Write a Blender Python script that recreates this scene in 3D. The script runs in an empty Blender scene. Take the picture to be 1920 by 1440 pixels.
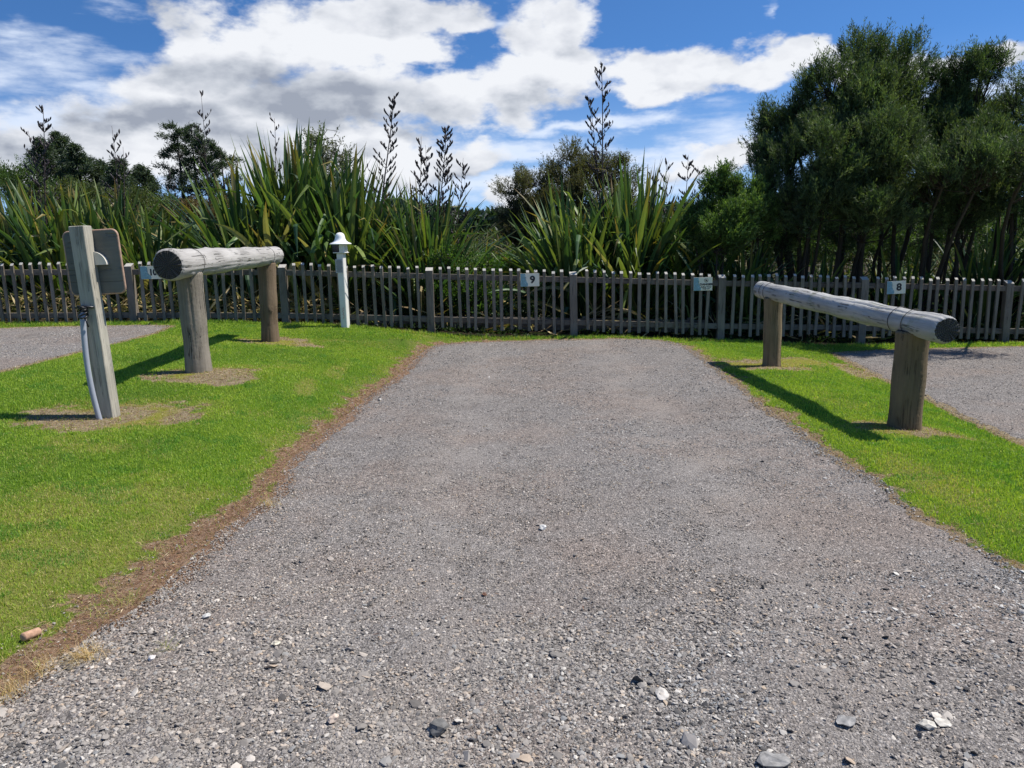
import bpy, math, random
import numpy as np
from mathutils import Vector, Matrix
rad = math.radians
random.seed(7); RNG = np.random.default_rng(11)
SC = bpy.context.scene; COL = SC.collection
# ------------------------------------------------------------------ camera
F = 1442.; TH = rad(10.8); RO = rad(1.3); H = 1.55
Fv = np.array([0, math.cos(TH), -math.sin(TH)]); U0 = np.array([0, math.sin(TH), math.cos(TH)]); R0 = np.array([1., 0, 0])
Rv = math.cos(RO)*R0 - math.sin(RO)*U0; Uv = math.sin(RO)*R0 + math.cos(RO)*U0
CAM = np.array([0, 0, H])
cd = bpy.data.cameras.new("camera"); cam = bpy.data.objects.new("camera", cd); COL.objects.link(cam)
cd.sensor_width = 36; cd.lens = 36*F/1920; cd.clip_start = .05; cd.clip_end = 4000
cam.matrix_world = Matrix(((Rv[0], Uv[0], -Fv[0], CAM[0]), (Rv[1], Uv[1], -Fv[1], CAM[1]), (Rv[2], Uv[2], -Fv[2], CAM[2]), (0, 0, 0, 1)))
SC.camera = cam
def ray(px, py): return Fv + (px-960)/F*Rv - (py-720)/F*Uv
def atY(px, py, Y): d = ray(px, py); return CAM + d*(Y/d[1])
def atZ(px, py, z): d = ray(px, py); return CAM + d*((z-H)/d[2])
# ------------------------------------------------------------------ view, sun, sky
SC.view_settings.view_transform = 'Standard'; SC.view_settings.look = 'None'
SC.view_settings.exposure = 0.33; SC.view_settings.gamma = 1.0
SUN_EL, SUN_AZ = 57., 9.       # azimuth measured from +X towards +Y
SUN_DIR = Vector((math.cos(rad(SUN_EL))*math.cos(rad(SUN_AZ)), math.cos(rad(SUN_EL))*math.sin(rad(SUN_AZ)), math.sin(rad(SUN_EL))))
sl = bpy.data.lights.new("sun", 'SUN'); sl.energy = 5.0; sl.angle = rad(.5); sl.color = (1, .955, .88)
so = bpy.data.objects.new("sun", sl); COL.objects.link(so); so.rotation_euler = SUN_DIR.to_track_quat('Z', 'Y').to_euler()

class NT:
    """tiny node helper"""
    def __init__(s, nt): s.nt = nt
    def n(s, t, **k):
        nd = s.nt.nodes.new(t)
        for a, v in k.items(): setattr(nd, a, v)
        return nd
    def L(s, a, b): s.nt.links.new(a, b)
    def put(s, sock, v):
        if isinstance(v, bpy.types.NodeSocket): s.L(v, sock)
        elif v is not None: sock.default_value = v
    def m(s, op, a, b=None, c=None, clamp=False):
        nd = s.n('ShaderNodeMath', operation=op, use_clamp=clamp)
        s.put(nd.inputs[0], a); s.put(nd.inputs[1], b); s.put(nd.inputs[2], c)
        return nd.outputs[0]
    def v(s, op, a, b=None, c=None):
        nd = s.n('ShaderNodeVectorMath', operation=op)
        s.put(nd.inputs[0], a); s.put(nd.inputs[1], b)
        if c is not None: s.put(nd.inputs[2], c)
        return nd.outputs['Value'] if op in ('LENGTH', 'DOT_PRODUCT', 'DISTANCE') else nd.outputs[0]
    def noise(s, vec, scale, detail=4, rough=.55, dist=0., color=False):
        nd = s.n('ShaderNodeTexNoise'); s.put(nd.inputs['Vector'], vec)
        nd.inputs['Scale'].default_value = scale; nd.inputs['Detail'].default_value = detail
        nd.inputs['Roughness'].default_value = rough; nd.inputs['Distortion'].default_value = dist
        return nd.outputs['Color' if color else 'Fac']
    def vor(s, vec, scale, feature='F1', out='Distance', rnd=1.):
        nd = s.n('ShaderNodeTexVoronoi', feature=feature); s.put(nd.inputs['Vector'], vec)
        nd.inputs['Scale'].default_value = scale; nd.inputs['Randomness'].default_value = rnd
        return nd.outputs[out]
    def ramp(s, fac, stops, interp='LINEAR'):
        nd = s.n('ShaderNodeValToRGB'); cr = nd.color_ramp; cr.interpolation = interp
        while len(cr.elements) < len(stops): cr.elements.new(.5)
        for e, (p, c) in zip(cr.elements, stops):
            e.position = p; e.color = (c[0], c[1], c[2], 1) if hasattr(c, '__len__') else (c, c, c, 1)
        s.put(nd.inputs[0], fac); return nd.outputs[0]
    def mix(s, fac, a, b, blend='MIX'):
        nd = s.n('ShaderNodeMix', data_type='RGBA', blend_type=blend)
        s.put(nd.inputs['Factor'], fac)
        for i, x in ((6, a), (7, b)):
            if isinstance(x, bpy.types.NodeSocket): s.L(x, nd.inputs[i])
            else: nd.inputs[i].default_value = (x[0], x[1], x[2], 1)
        return nd.outputs[2]
    def sstep(s, x, a, b):
        nd = s.n('ShaderNodeMapRange', interpolation_type='SMOOTHSTEP'); s.put(nd.inputs[0], x)
        nd.inputs[1].default_value = a; nd.inputs[2].default_value = b
        return nd.outputs[0]

def azel(px, py):
    d = ray(px, py); return math.degrees(math.atan2(d[0], d[1])), math.degrees(math.atan2(d[2], math.hypot(d[0], d[1])))
W = bpy.data.worlds.new("World"); SC.world = W; W.use_nodes = True
W.node_tree.nodes.clear(); N = NT(W.node_tree)
out = N.n('ShaderNodeOutputWorld'); bg = N.n('ShaderNodeBackground'); bg.inputs[1].default_value = .09; N.L(bg.outputs[0], out.inputs[0])
tc = N.n('ShaderNodeTexCoord'); D = N.v('NORMALIZE', tc.outputs['Generated'])
sep = N.n('ShaderNodeSeparateXYZ'); N.L(D, sep.inputs[0])
sky = N.n('ShaderNodeTexSky', sky_type='NISHITA', sun_disc=False); sky.sun_elevation = rad(SUN_EL); sky.sun_rotation = rad(90-SUN_AZ)
sky.air_density = 1.0; sky.dust_density = 0.2; sky.ozone_density = 4.0; sky.altitude = 400
zb = N.m('ADD', N.m('MULTIPLY', sep.outputs[2], 1.9), .05)
cb = N.n('ShaderNodeCombineXYZ'); N.L(sep.outputs[0], cb.inputs[0]); N.L(sep.outputs[1], cb.inputs[1]); N.L(zb, cb.inputs[2])
N.L(N.v('NORMALIZE', cb.outputs[0]), sky.inputs[0])
skyc = N.mix(1., sky.outputs[0], (.60, .98, 1.30), 'MULTIPLY'); skyc = N.mix(N.m('MULTIPLY', N.m('SUBTRACT', 1, N.sstep(sep.outputs[2], .0, .22)), .55), skyc, (4.6, 6.3, 8.6))
az = N.m('MULTIPLY', N.m('ARCTAN2', sep.outputs[0], sep.outputs[1]), 57.2958)
el = N.m('MULTIPLY', N.m('ARCSINE', sep.outputs[2]), 57.2958)
cp = N.n('ShaderNodeCombineXYZ'); N.L(az, cp.inputs[0]); N.L(el, cp.inputs[1])
stretch = N.v('MULTIPLY', D, (1, 1, 1.9))
wn = N.noise(stretch, 9, 5, .6, color=True)
warp = N.v('MULTIPLY', N.v('SUBTRACT', wn, (.5, .5, .5)), (6, 4, 0))
P = N.v('ADD', cp.outputs[0], warp)
def field(blobs):
    acc = None
    for (px, py, rx, ry, *w) in blobs:
        a, e = azel(px, py); k = 57.3/F
        q = N.v('MULTIPLY', N.v('SUBTRACT', P, (a, e, 0)), (1/(rx*k), 1/(ry*k), 0))
        f = N.m('SUBTRACT', 1, N.v('LENGTH', q))
        if w: f = N.m('MULTIPLY', f, w[0])
        acc = f if acc is None else N.m('SMOOTH_MAX', acc, f, .08)
    return acc
puffs = [(350, 75, 70, 62), (430, 120, 150, 85), (590, 90, 190, 75), (700, 40, 160, 45), (830, 25, 110, 32), (760, 95, 110, 40), (400, 190, 200, 95), (620, 190, 230, 80),
         (850, 190, 110, 60), (960, 140, 70, 50), (1010, 65, 75, 60), (1080, 60, 70, 55), (960, 175, 100, 70), (1060, 135, 120, 65), (1190, 130, 110, 50), (1290, 125, 120, 50),
         (1400, 130, 130, 42), (1500, 110, 90, 30), (1220, 165, 140, 32),
         (70, 290, 190, 80), (250, 260, 200, 80), (430, 280, 170, 75), (560, 290, 170, 90), (740, 290, 150, 70), (880, 300, 90, 40), (950, 370, 60, 30),
         (1370, 290, 100, 30), (1310, 310, 70, 25), (1640, 130, 130, 30), (1870, 110, 90, 26), (1800, 120, 120, 26)]
wisps = [(60, 120, 190, 50, .8), (150, 160, 200, 40, .6), (1080, 236, 170, 18, .9), (1000, 290, 260, 40, .9), (1250, 225, 90, 20, .7), (1260, 300, 200, 45, .8), (1380, 230, 130, 50, .55),
         (1000, 345, 300, 36, .8), (1150, 350, 240, 30, .9), (800, 350, 250, 40, .8), (100, 225, 300, 40, .8), (950, 30, 60, 30, .5), (230, 15, 60, 20, .4), (1425, 25, 14, 22, .5), (30, 50, 70, 22, .4), (500, 30, 90, 18, .3), (1760, 200, 300, 60, .4)]
n1 = N.noise(stretch, 11, 9, .54); n3 = N.noise(stretch, 8, 6, .52); n2 = N.noise(N.v('ADD', stretch, (.02, 0, .045)), 8, 6, .52)
F1 = field(puffs)
# the rest of the sky sphere carries scattered cloud too (outside the photographed sector)
azo = N.sstep(N.m('ABSOLUTE', az), 38, 60); broad = N.m('MULTIPLY', azo, N.m('SUBTRACT', N.noise(stretch, 2.2, 3, .5), .62))
F1 = N.m('MAXIMUM', F1, N.m('SUBTRACT', N.m('MULTIPLY', broad, 5), N.m('SUBTRACT', 1, azo)))
n5 = N.noise(stretch, 26, 8, .62); dens = N.sstep(N.m('ADD', N.m('MULTIPLY', F1, 1.3), N.m('ADD', N.m('MULTIPLY', N.m('SUBTRACT', n1, .5), 1.7), N.m('MULTIPLY', N.m('SUBTRACT', n5, .5), .9))), .04, .62)
F2 = field(wisps)
ns = N.noise(N.v('MULTIPLY', D, (1, 1, 5)), 8, 7, .6)
wd = N.m('MULTIPLY', N.sstep(N.m('ADD', F2, N.m('MULTIPLY', N.m('SUBTRACT', ns, .5), 1.6)), 0., .75), .85)
darks = [(440, 150, 170, 50), (330, 140, 90, 40), (560, 190, 200, 50), (640, 225, 180, 40), (330, 215, 120, 40), (60, 290, 190, 42, .9), (230, 225, 120, 26, .8), (480, 255, 160, 40, .8), (690, 300, 110, 30, .8), (760, 250, 90, 24, .7),
         (960, 185, 90, 34, .7), (1040, 100, 60, 26, .6), (1250, 160, 150, 22, .45), (720, 60, 110, 22, .4), (1350, 325, 120, 16, .8), (860, 340, 120, 22, .7)]
FD = N.sstep(field(darks), -.15, .95)
relief = N.m('MULTIPLY', N.m('SUBTRACT', n2, n3), 2.8)
shade = N.m('ADD', N.m('MULTIPLY', FD, .86), N.m('ADD', relief, N.m('MULTIPLY', N.m('SUBTRACT', N.noise(stretch, 5, 5, .5), .40), .70)), clamp=True)
cc = N.ramp(shade, [(0, (7.9, 8.1, 8.5)), (.3, (6.7, 6.95, 7.5)), (.65, (4.9, 5.25, 5.9)), (1, (3.1, 3.45, 4.2))])
c1 = N.mix(wd, skyc, (7.2, 8.0, 9.4))
c2 = N.mix(dens, c1, cc)
N.L(c2, bg.inputs[0])

# ------------------------------------------------------------------ object helpers
def tag(o, label=None, cat=None, group=None, kind=None):
    if label: o['label'] = label
    if cat: o['category'] = cat
    if group: o['group'] = group
    if kind: o['kind'] = kind
    return o
def empty(name, loc, label, cat, group=None):
    o = bpy.data.objects.new(name, None); COL.objects.link(o); o.location = loc; o.empty_display_size = .1
    return tag(o, label, cat, group)
def nmesh(name, V, Fc, mat, parent=None, col=None, smooth=False, attrs=None, matidx=None):
    """numpy mesh; V (n,3); Fc (m,k) array or list of arrays"""
    Fs = Fc if isinstance(Fc, list) else [Fc]
    me = bpy.data.meshes.new(name); V = np.asarray(V, dtype=np.float32)
    me.vertices.add(len(V)); me.vertices.foreach_set('co', V.ravel())
    idx = np.concatenate([np.asarray(f, dtype=np.int32).ravel() for f in Fs])
    tot = np.concatenate([np.full(len(f), np.asarray(f).shape[1], dtype=np.int32) for f in Fs])
    st = np.concatenate([[0], np.cumsum(tot)[:-1]]).astype(np.int32)
    me.loops.add(len(idx)); me.loops.foreach_set('vertex_index', idx)
    me.polygons.add(len(tot)); me.polygons.foreach_set('loop_start', st); me.polygons.foreach_set('loop_total', tot)
    me.polygons.foreach_set('use_smooth', np.full(len(tot), bool(smooth)))
    for m in (mat if isinstance(mat, (list, tuple)) else [mat]): me.materials.append(m)
    if matidx is not None: me.polygons.foreach_set('material_index', np.asarray(matidx, dtype=np.int32))
    me.update(calc_edges=True)
    if col is not None:
        a = me.attributes.new('tint', 'FLOAT_COLOR', 'POINT'); c = np.ones((len(V), 4), dtype=np.float32); c[:, :3] = col; a.data.foreach_set('color', c.ravel())
    for k, x in (attrs or {}).items():
        a = me.attributes.new(k, 'FLOAT', 'POINT'); a.data.foreach_set('value', np.asarray(x, dtype=np.float32))
    me.validate()
    o = bpy.data.objects.new(name, me); COL.objects.link(o)
    if parent: o.parent = parent
    return o
class MB:
    """collects simple shapes into one mesh"""
    def __init__(s): s.V = []; s.Fq = []; s.Ft = []; s.n = 0
    def add(s, V, Fc):
        V = np.asarray(V, float)
        for f in Fc: (s.Fq if len(f) == 4 else s.Ft).append([i+s.n for i in f])
        s.V.append(V); s.n += len(V)
    def box(s, c, size, rot=None, bev=.0, wob=0.):
        hx, hy, hz = [x/2 for x in size]; b = min(bev, hx*.9, hy*.9, hz*.9)
        if b <= 0:
            V = np.array([(x, y, z) for z in (-hz, hz) for x, y in ((-hx, -hy), (hx, -hy), (hx, hy), (-hx, hy))])
            Fc = [(3, 2, 1, 0), (4, 5, 6, 7), (0, 1, 5, 4), (1, 2, 6, 5), (2, 3, 7, 6), (3, 0, 4, 7)]
        else:
            ring = lambda ax, ay, z: [(-ax, -hy*ay/hy, z) for _ in ()]
            def rg(k, z):   # 8-sided ring, corners cut
                X, Y = hx-k, hy-k; bb = b
                return [(-X+bb, -Y, z), (X-bb, -Y, z), (X, -Y+bb, z), (X, Y-bb, z), (X-bb, Y, z), (-X+bb, Y, z), (-X, Y-bb, z), (-X, -Y+bb, z)]
            V = np.array(rg(b*.99 if b*.99 < min(hx, hy)-b else b*.5, -hz)+rg(0, -hz+b)+rg(0, hz-b)+rg(b*.99 if b*.99 < min(hx, hy)-b else b*.5, hz))
            Fc = [(r*8+i, r*8+(i+1) % 8, r*8+8+(i+1) % 8, r*8+8+i) for r in range(3) for i in range(8)]
            Fc += [(24, 25, 30, 31), (25, 26, 29, 30), (26, 27, 28, 29), (7, 6, 1, 0), (6, 5, 2, 1), (5, 4, 3, 2)]
            Fc[-6:] = [(24, 25, 26, 27), (24, 27, 28, 31), (28, 29, 30, 31), (3, 2, 1, 0), (7, 4, 3, 0), (7, 6, 5, 4)]
        if wob: V = V + np.array([random.gauss(0, wob), 0, 0])*(V[:, 2:3] > 0)
        if rot is not None: V = V @ np.array(rot).T
        s.add(V+np.array(c), Fc)
    def stake(s, w, d, h, slant, rot=None, z0=0., c=(0, 0, 0), twist=0.):
        """square stake whose top slopes down towards the front (-y)"""
        X, Y = w/2, d/2; b = .003; V = []
        for z, sl in ((z0, 0), (h, 1)):
            for x, y in ((-X+b, -Y), (X-b, -Y), (X, -Y+b), (X, Y-b), (X-b, Y), (-X+b, Y), (-X, Y-b), (-X, -Y+b)): V.append((x, y, z-sl*slant*(.5-y/d)))
        V = np.array(V); Fc = [(i, (i+1) % 8, 8+(i+1) % 8, 8+i) for i in range(8)]+[(8, 9, 10, 15), (15, 10, 11, 14), (14, 11, 12, 13)]
        if rot is not None: V = V @ np.array(rot).T
        s.add(V+np.array(c), Fc)
    def tube(s, pts, rs, n=8, cap=True):
        pts = [np.array(p, float) for p in pts]; k = len(pts)
        if not hasattr(rs, '__len__'): rs = [rs]*k
        V = []; up = np.array([0, 0, 1.]); prev = None
        for i, p in enumerate(pts):
            t = pts[min(i+1, k-1)]-pts[max(i-1, 0)]; t = t/(np.linalg.norm(t)+1e-9)
            if prev is None:
                a = np.array([1., 0, 0]) if abs(t[2]) > .9 else up; x = np.cross(a, t)
            else: x = prev-t*np.dot(prev, t)
            x /= np.linalg.norm(x)+1e-9; prev = x; y = np.cross(t, x)
            for j in range(n):
                a = 2*math.pi*j/n; V.append(p+rs[i]*(math.cos(a)*x+math.sin(a)*y))
        Fc = [(i*n+j, i*n+(j+1) % n, (i+1)*n+(j+1) % n, (i+1)*n+j) for i in range(k-1) for j in range(n)]
        if cap:
            V += [pts[0], pts[-1]]; a, b = k*n, k*n+1
            Fc += [(a, (j+1) % n, j) for j in range(n)]+[(b, (k-1)*n+j, (k-1)*n+(j+1) % n) for j in range(n)]
        s.add(V, Fc)
    def lathe(s, prof, c=(0, 0, 0), n=24):
        V = [(r*math.cos(2*math.pi*j/n), r*math.sin(2*math.pi*j/n), z) for r, z in prof for j in range(n)]
        Fc = [(i*n+j, i*n+(j+1) % n, (i+1)*n+(j+1) % n, (i+1)*n+j) for i in range(len(prof)-1) for j in range(n)]
        s.add(np.array(V)+np.array(c), Fc)
    def prism(s, poly, y0, y1):
        """polygon in xz extruded along y (y0 front)"""
        n = len(poly); V = [(x, y0, z) for x, z in poly]+[(x, y1, z) for x, z in poly]
        cx = sum(p[0] for p in poly)/n; cz = sum(p[1] for p in poly)/n; V += [(cx, y0, cz), (cx, y1, cz)]
        Fc = [(i, (i+1) % n, (i+1) % n+n, i+n) for i in range(n)]
        Fc += [((i+1) % n, i, 2*n) for i in range(n)]+[(i+n, (i+1) % n+n, 2*n+1) for i in range(n)]
        s.add(V, Fc)
    def build(s, name, mat, parent=None, smooth=False, loc=None):
        Fl = [np.array(f) for f in (s.Fq, s.Ft) if f]
        o = nmesh(name, np.concatenate(s.V), Fl, mat, parent, smooth=smooth)
        if loc is not None: o.location = loc
        return o
def rotm(eul): return np.array(Matrix.Rotation(eul[2], 3, 'Z') @ Matrix.Rotation(eul[1], 3, 'Y') @ Matrix.Rotation(eul[0], 3, 'X'))
# value noise in numpy
_T = RNG.random((256, 256))
def vnoise(x, y):
    xi = np.floor(x).astype(int); yi = np.floor(y).astype(int); fx = x-xi; fy = y-yi
    fx = fx*fx*(3-2*fx); fy = fy*fy*(3-2*fy)
    g = lambda a, b: _T[a % 256, b % 256]
    return (g(xi, yi)*(1-fx)+g(xi+1, yi)*fx)*(1-fy)+(g(xi, yi+1)*(1-fx)+g(xi+1, yi+1)*fx)*fy
def fbm(x, y, s=1., o=4):
    r = 0; a = .5; t = 0
    for i in range(o): r = r+a*vnoise(x*s+17.3*i, y*s+9.1*i); t += a; a *= .5; s *= 2.03
    return r/t
sst = lambda x, a, b: (lambda t: t*t*(3-2*t))(np.clip((x-a)/(b-a), 0, 1))

# ------------------------------------------------------------------ terrain
def chain(pts, n=1): return np.array(pts, float)
MAIN = chain([(-1.86, 2.25), (-1.74, 2.85), (-1.62, 3.33), (-1.62, 3.98), (-1.50, 4.59), (-1.62, 5.3), (-1.55, 6.0), (-1.50, 6.66), (-1.44, 7.6), (-1.33, 8.61), (-1.28, 9.8), (-1.22, 10.9), (-1.1, 11.45), (-.6, 11.62),
              (.6, 11.66), (1.6, 11.6), (2.2, 11.35), (2.42, 10.9), (2.46, 10.), (2.4, 9.22), (2.36, 8.), (2.27, 6.59), (2.3, 5.9), (2.22, 5.24), (2.3, 4.63), (2.24, 3.97), (2.3, 3.47), (2.32, 2.9), (2.5, 2.3), (4.5, 1.6), (20, 1.2), (20, -3), (-20, -3), (-20, 1.3), (-4, 1.5), (-2.2, 1.9)])
PADL = chain([(-5.0, 11.35), (-4.86, 10.4), (-4.9, 9.2), (-4.98, 8.2), (-4.98, 7.4), (-5.05, 6.), (-5.1, 4.), (-5.4, 2.6), (-9, 2.4), (-9.1, 11.5), (-7, 11.66), (-5.5, 11.6)])
PADR = chain([(4.75, 11.25), (5.6, 11.45), (8.9, 11.5), (9., 2.6), (4.6, 2.6), (4.3, 4.2), (4.24, 6.2), (4.3, 7.2), (4.45, 8.2), (4.5, 9.2), (4.62, 10.3)])
def sdist(P, x, y):
    """signed distance to polygon, negative inside"""
    x = np.asarray(x, float); y = np.asarray(y, float); d = np.full(x.shape, 1e9); ins = np.zeros(x.shape, bool)
    n = len(P)
    for i in range(n):
        ax, ay = P[i]; bx, by = P[(i+1) % n]; ex, ey = bx-ax, by-ay
        t = np.clip(((x-ax)*ex+(y-ay)*ey)/(ex*ex+ey*ey), 0, 1)
        d = np.minimum(d, (x-ax-t*ex)**2+(y-ay-t*ey)**2)
        c = ((ay > y) != (by > y)) & (x < (bx-ax)*(y-ay)/((by-ay) if by != ay else 1e-9)+ax); ins ^= c
    d = np.sqrt(d); return np.where(ins, -d, d)
CP = np.array([(-2.4, 3, .05), (-2.6, 4.5, .10), (-2.5, 6, .14), (-2.4, 9, .15), (-2.2, 10.5, .13), (-3.2, 6.1, .23), (-3.1, 7.5, .33), (-3.2, 9, .27), (-3.27, 10.4, .22), (-3.5, 12, .31), (-2.6, 12, .31), (-1.9, 12, .19), (-1.3, 12, .06), (-.3, 12, .02), (1, 12, 0), (2.2, 12, -.06), (3.3, 12, -.13), (4.4, 12, -.18), (5.5, 12, -.23), (7.8, 12, -.28),
               (-6, 12, .40), (-7.8, 12, .45), (-4.6, 12, .36), (-5, 7.4, .36), (-5, 11.5, .37), (-4.2, 9.5, .35), (-3.4, 3, .09), (-5, 3, .2), (-8, 3, .3), (-4.2, 5, .22), (2.9, 4, .0), (3.1, 6, 0.0), (3.05, 8.9, .0), (2.75, 7.5, .05), (2.8, 5, .04), (4.2, 6.2, -.2), (4.4, 8, -.24), (4.7, 11.3, -.24), (8, 8, -.25), (3.3, 11, -.08), (4, 3, -.1), (7, 4, -.2),
               (-8, 14, .4), (-4, 14, .3), (0, 14, 0), (4, 14, -.15), (8, 14, -.3), (-8, 17, .3), (0, 17, 0), (8, 17, -.2), (-12, 8, .4), (12, 8, -.3), (-12, 12, .45), (12, 12, -.3)])
def hraw(x, y):
    x = np.asarray(x, float); y = np.asarray(y, float); num = np.zeros(x.shape); den = np.full(x.shape, 1e-12)
    for cx, cy, cz in CP:
        r2 = (x-cx)**2+(y-cy)**2; w = np.exp(-r2/(2*.62**2))+1e-3/(1+r2)**2; num += w*cz; den += w
    return num/den
def H0(x, y):
    x = np.asarray(x, float); y = np.asarray(y, float)
    dm = sdist(MAIN, x, y); dl = sdist(PADL, x, y); dr = sdist(PADR, x, y)
    far = sst(np.hypot(x, y-6), 14, 40)
    h = hraw(x, y)*(1-far)+(-.2)*far
    a = 1-sst(dl, -.05, .8); h = h*(1-a)+.37*a
    a = 1-sst(dr, -.05, .8); h = h*(1-a)+(-.24)*a
    k = np.where(y > 11, .35, .95); h = h*sst(dm, 0., k)
    lawn = np.minimum(np.minimum(dm, dl), dr)
    h = h+(fbm(x, y, 1.3, 3)-.5)*.05*sst(lawn, 0, .4)+(fbm(x, y, .9, 2)-.5)*.03*(lawn < .0)*sst(-lawn, 0, .5)
    return h
def hz(x, y): return float(H0(np.array([x]), np.array([y]))[0])
BARE = [(-3.2, 6.10, .66, .46), (-3.0, 7.42, .50, .36), (-2.72, 7.2, .28, .18), (-3.2, 10.4, .55, .36), (-2.85, 10.2, .35, .22), (3.1, 5.95, .42, .28), (3.45, 5.75, .25, .14), (2.98, 9.0, .55, .42), (3.5, 9.3, .35, .35), (4.2, 9.8, .3, .8)]
DRY = [(-1.95, 8.5, .10, .55), (-2.0, 7.4, .08, .35), (-2.35, 4.4, .6, .28), (-2.15, 3.6, .5, .3), (-2.3, 3.1, .4, .25), (-2.5, 10.7, .4, .15), (-2.6, 8.0, .5, .2), (2.5, 10.2, .2, .6), (-3., 5.2, .4, .2), (-2.9, 3.5, .5, .25), (-2.75, 4.15, .8, .28), (-2.2, 3.35, .45, .5), (-2.0, 4.0, .2, .35), (-2.6, 3.0, .5, .3), (2.6, 4.6, .25, .5)]
def masks(x, y):
    dm = sdist(MAIN, x, y); dl = sdist(PADL, x, y); dr = sdist(PADR, x, y)
    nb = fbm(x, y, 3.1, 4); nf = fbm(x+31, y+7, 11., 3)
    bare = np.zeros(x.shape)
    for cx, cy, rx, ry in BARE:
        r = np.hypot((x-cx)/rx, (y-cy)/ry); bare = np.maximum(bare, 1-sst(r+(nb-.5)*.9+(nf-.5)*.9, .72, 1.12))
    vw = np.where(x < .3, .06+.18*sst(nb, .35, .75)+.12*sst(-y, -5.2, -3.4), .02+.05*nb)
    vw = np.where(y > 11.2, .05, vw)
    nh = fbm(x+3, y+77, 28., 3); verge = 1-sst(dm+(nf-.5)*.30+(nb-.5)*.2+(nh-.5)*.16, vw*.55, vw*1.1+.05)
    vo = 1-sst(np.minimum(dl, dr)+(nf-.5)*.1, .02, .1)
    bed = sst(y+(nf-.5)*.12, 11.86, 11.98)
    soil = np.maximum(np.maximum(bare, verge), np.maximum(vo, bed))
    dry = sst(fbm(x+5, y+3, 1.6, 5)+(nf-.5)*.2, .58, .85)*.6+.25*sst(nb, .6, .85)
    for cx, cy, rx, ry in DRY:
        r = np.hypot((x-cx)/rx, (y-cy)/ry); dry = np.maximum(dry, .9*(1-sst(r+(nb-.5)*1.6+(nf-.5)*1.2, .35, 1.35)))
    for cx, cy, rx, ry in BARE:
        r = np.hypot((x-cx)/rx, (y-cy)/ry); dry = np.maximum(dry, .6*(1-sst(r, .9, 1.5)))
    dry = np.maximum(dry, .65*(1-sst(dm-vw+(nf-.5)*.2, .02, .25))*(x < .3))
    moss = bare*sst(nb+(nf-.5)*.3, .44, .56)
    return dict(soil=soil, dry=dry, moss=moss, verge=np.maximum(verge, 0)*np.where(x < .3, 1., .35), bed=bed, dm=dm, dl=dl, dr=dr, bare=bare)

# ------------------------------------------------------------------ materials
def mat(name):
    m = bpy.data.materials.new(name); m.use_nodes = True; m.node_tree.nodes.clear(); n = NT(m.node_tree)
    o = n.n('ShaderNodeOutputMaterial'); b = n.n('ShaderNodeBsdfPrincipled'); n.L(b.outputs[0], o.inputs[0])
    return m, n, b, o
def bump(n, b, h, strength=.5, dist=.01):
    bp = n.n('ShaderNodeBump'); bp.inputs['Strength'].default_value = strength; bp.inputs['Distance'].default_value = dist
    n.L(h, bp.inputs['Height']); n.L(bp.outputs[0], b.inputs['Normal'])
def attr(n, name, out='Fac'): a = n.n('ShaderNodeAttribute', attribute_name=name); return a.outputs[out]
def simple(name, col, rough=.6, noise=0., scale=20, spec=.5, metal=0.):
    m, n, b, o = mat(name); t = n.n('ShaderNodeTexCoord').outputs['Object']
    f = n.noise(t, scale, 4); c = n.ramp(f, [(.3, [x*(1-noise) for x in col]), (.7, [min(1, x*(1+noise)) for x in col])])
    n.L(c, b.inputs['Base Color']); b.inputs['Roughness'].default_value = rough; b.inputs['Specular IOR Level'].default_value = spec; b.inputs['Metallic'].default_value = metal
    return m
def leafmat(name, rough=.45, trans=.35, spec=.5, stripes=False):
    m, n, b, o = mat(name); c = attr(n, 'tint', 'Color')
    n.L(c, b.inputs['Base Color']); b.inputs['Roughness'].default_value = rough; b.inputs['Specular IOR Level'].default_value = spec
    tr = n.n('ShaderNodeBsdfTranslucent'); n.L(n.mix(1., c, (1.5, 1.6, .6), 'MULTIPLY'), tr.inputs[0])
    mx = n.n('ShaderNodeMixShader'); mx.inputs[0].default_value = trans
    n.L(b.outputs[0], mx.inputs[1]); n.L(tr.outputs[0], mx.inputs[2]); n.L(mx.outputs[0], o.inputs[0])
    return m
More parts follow.
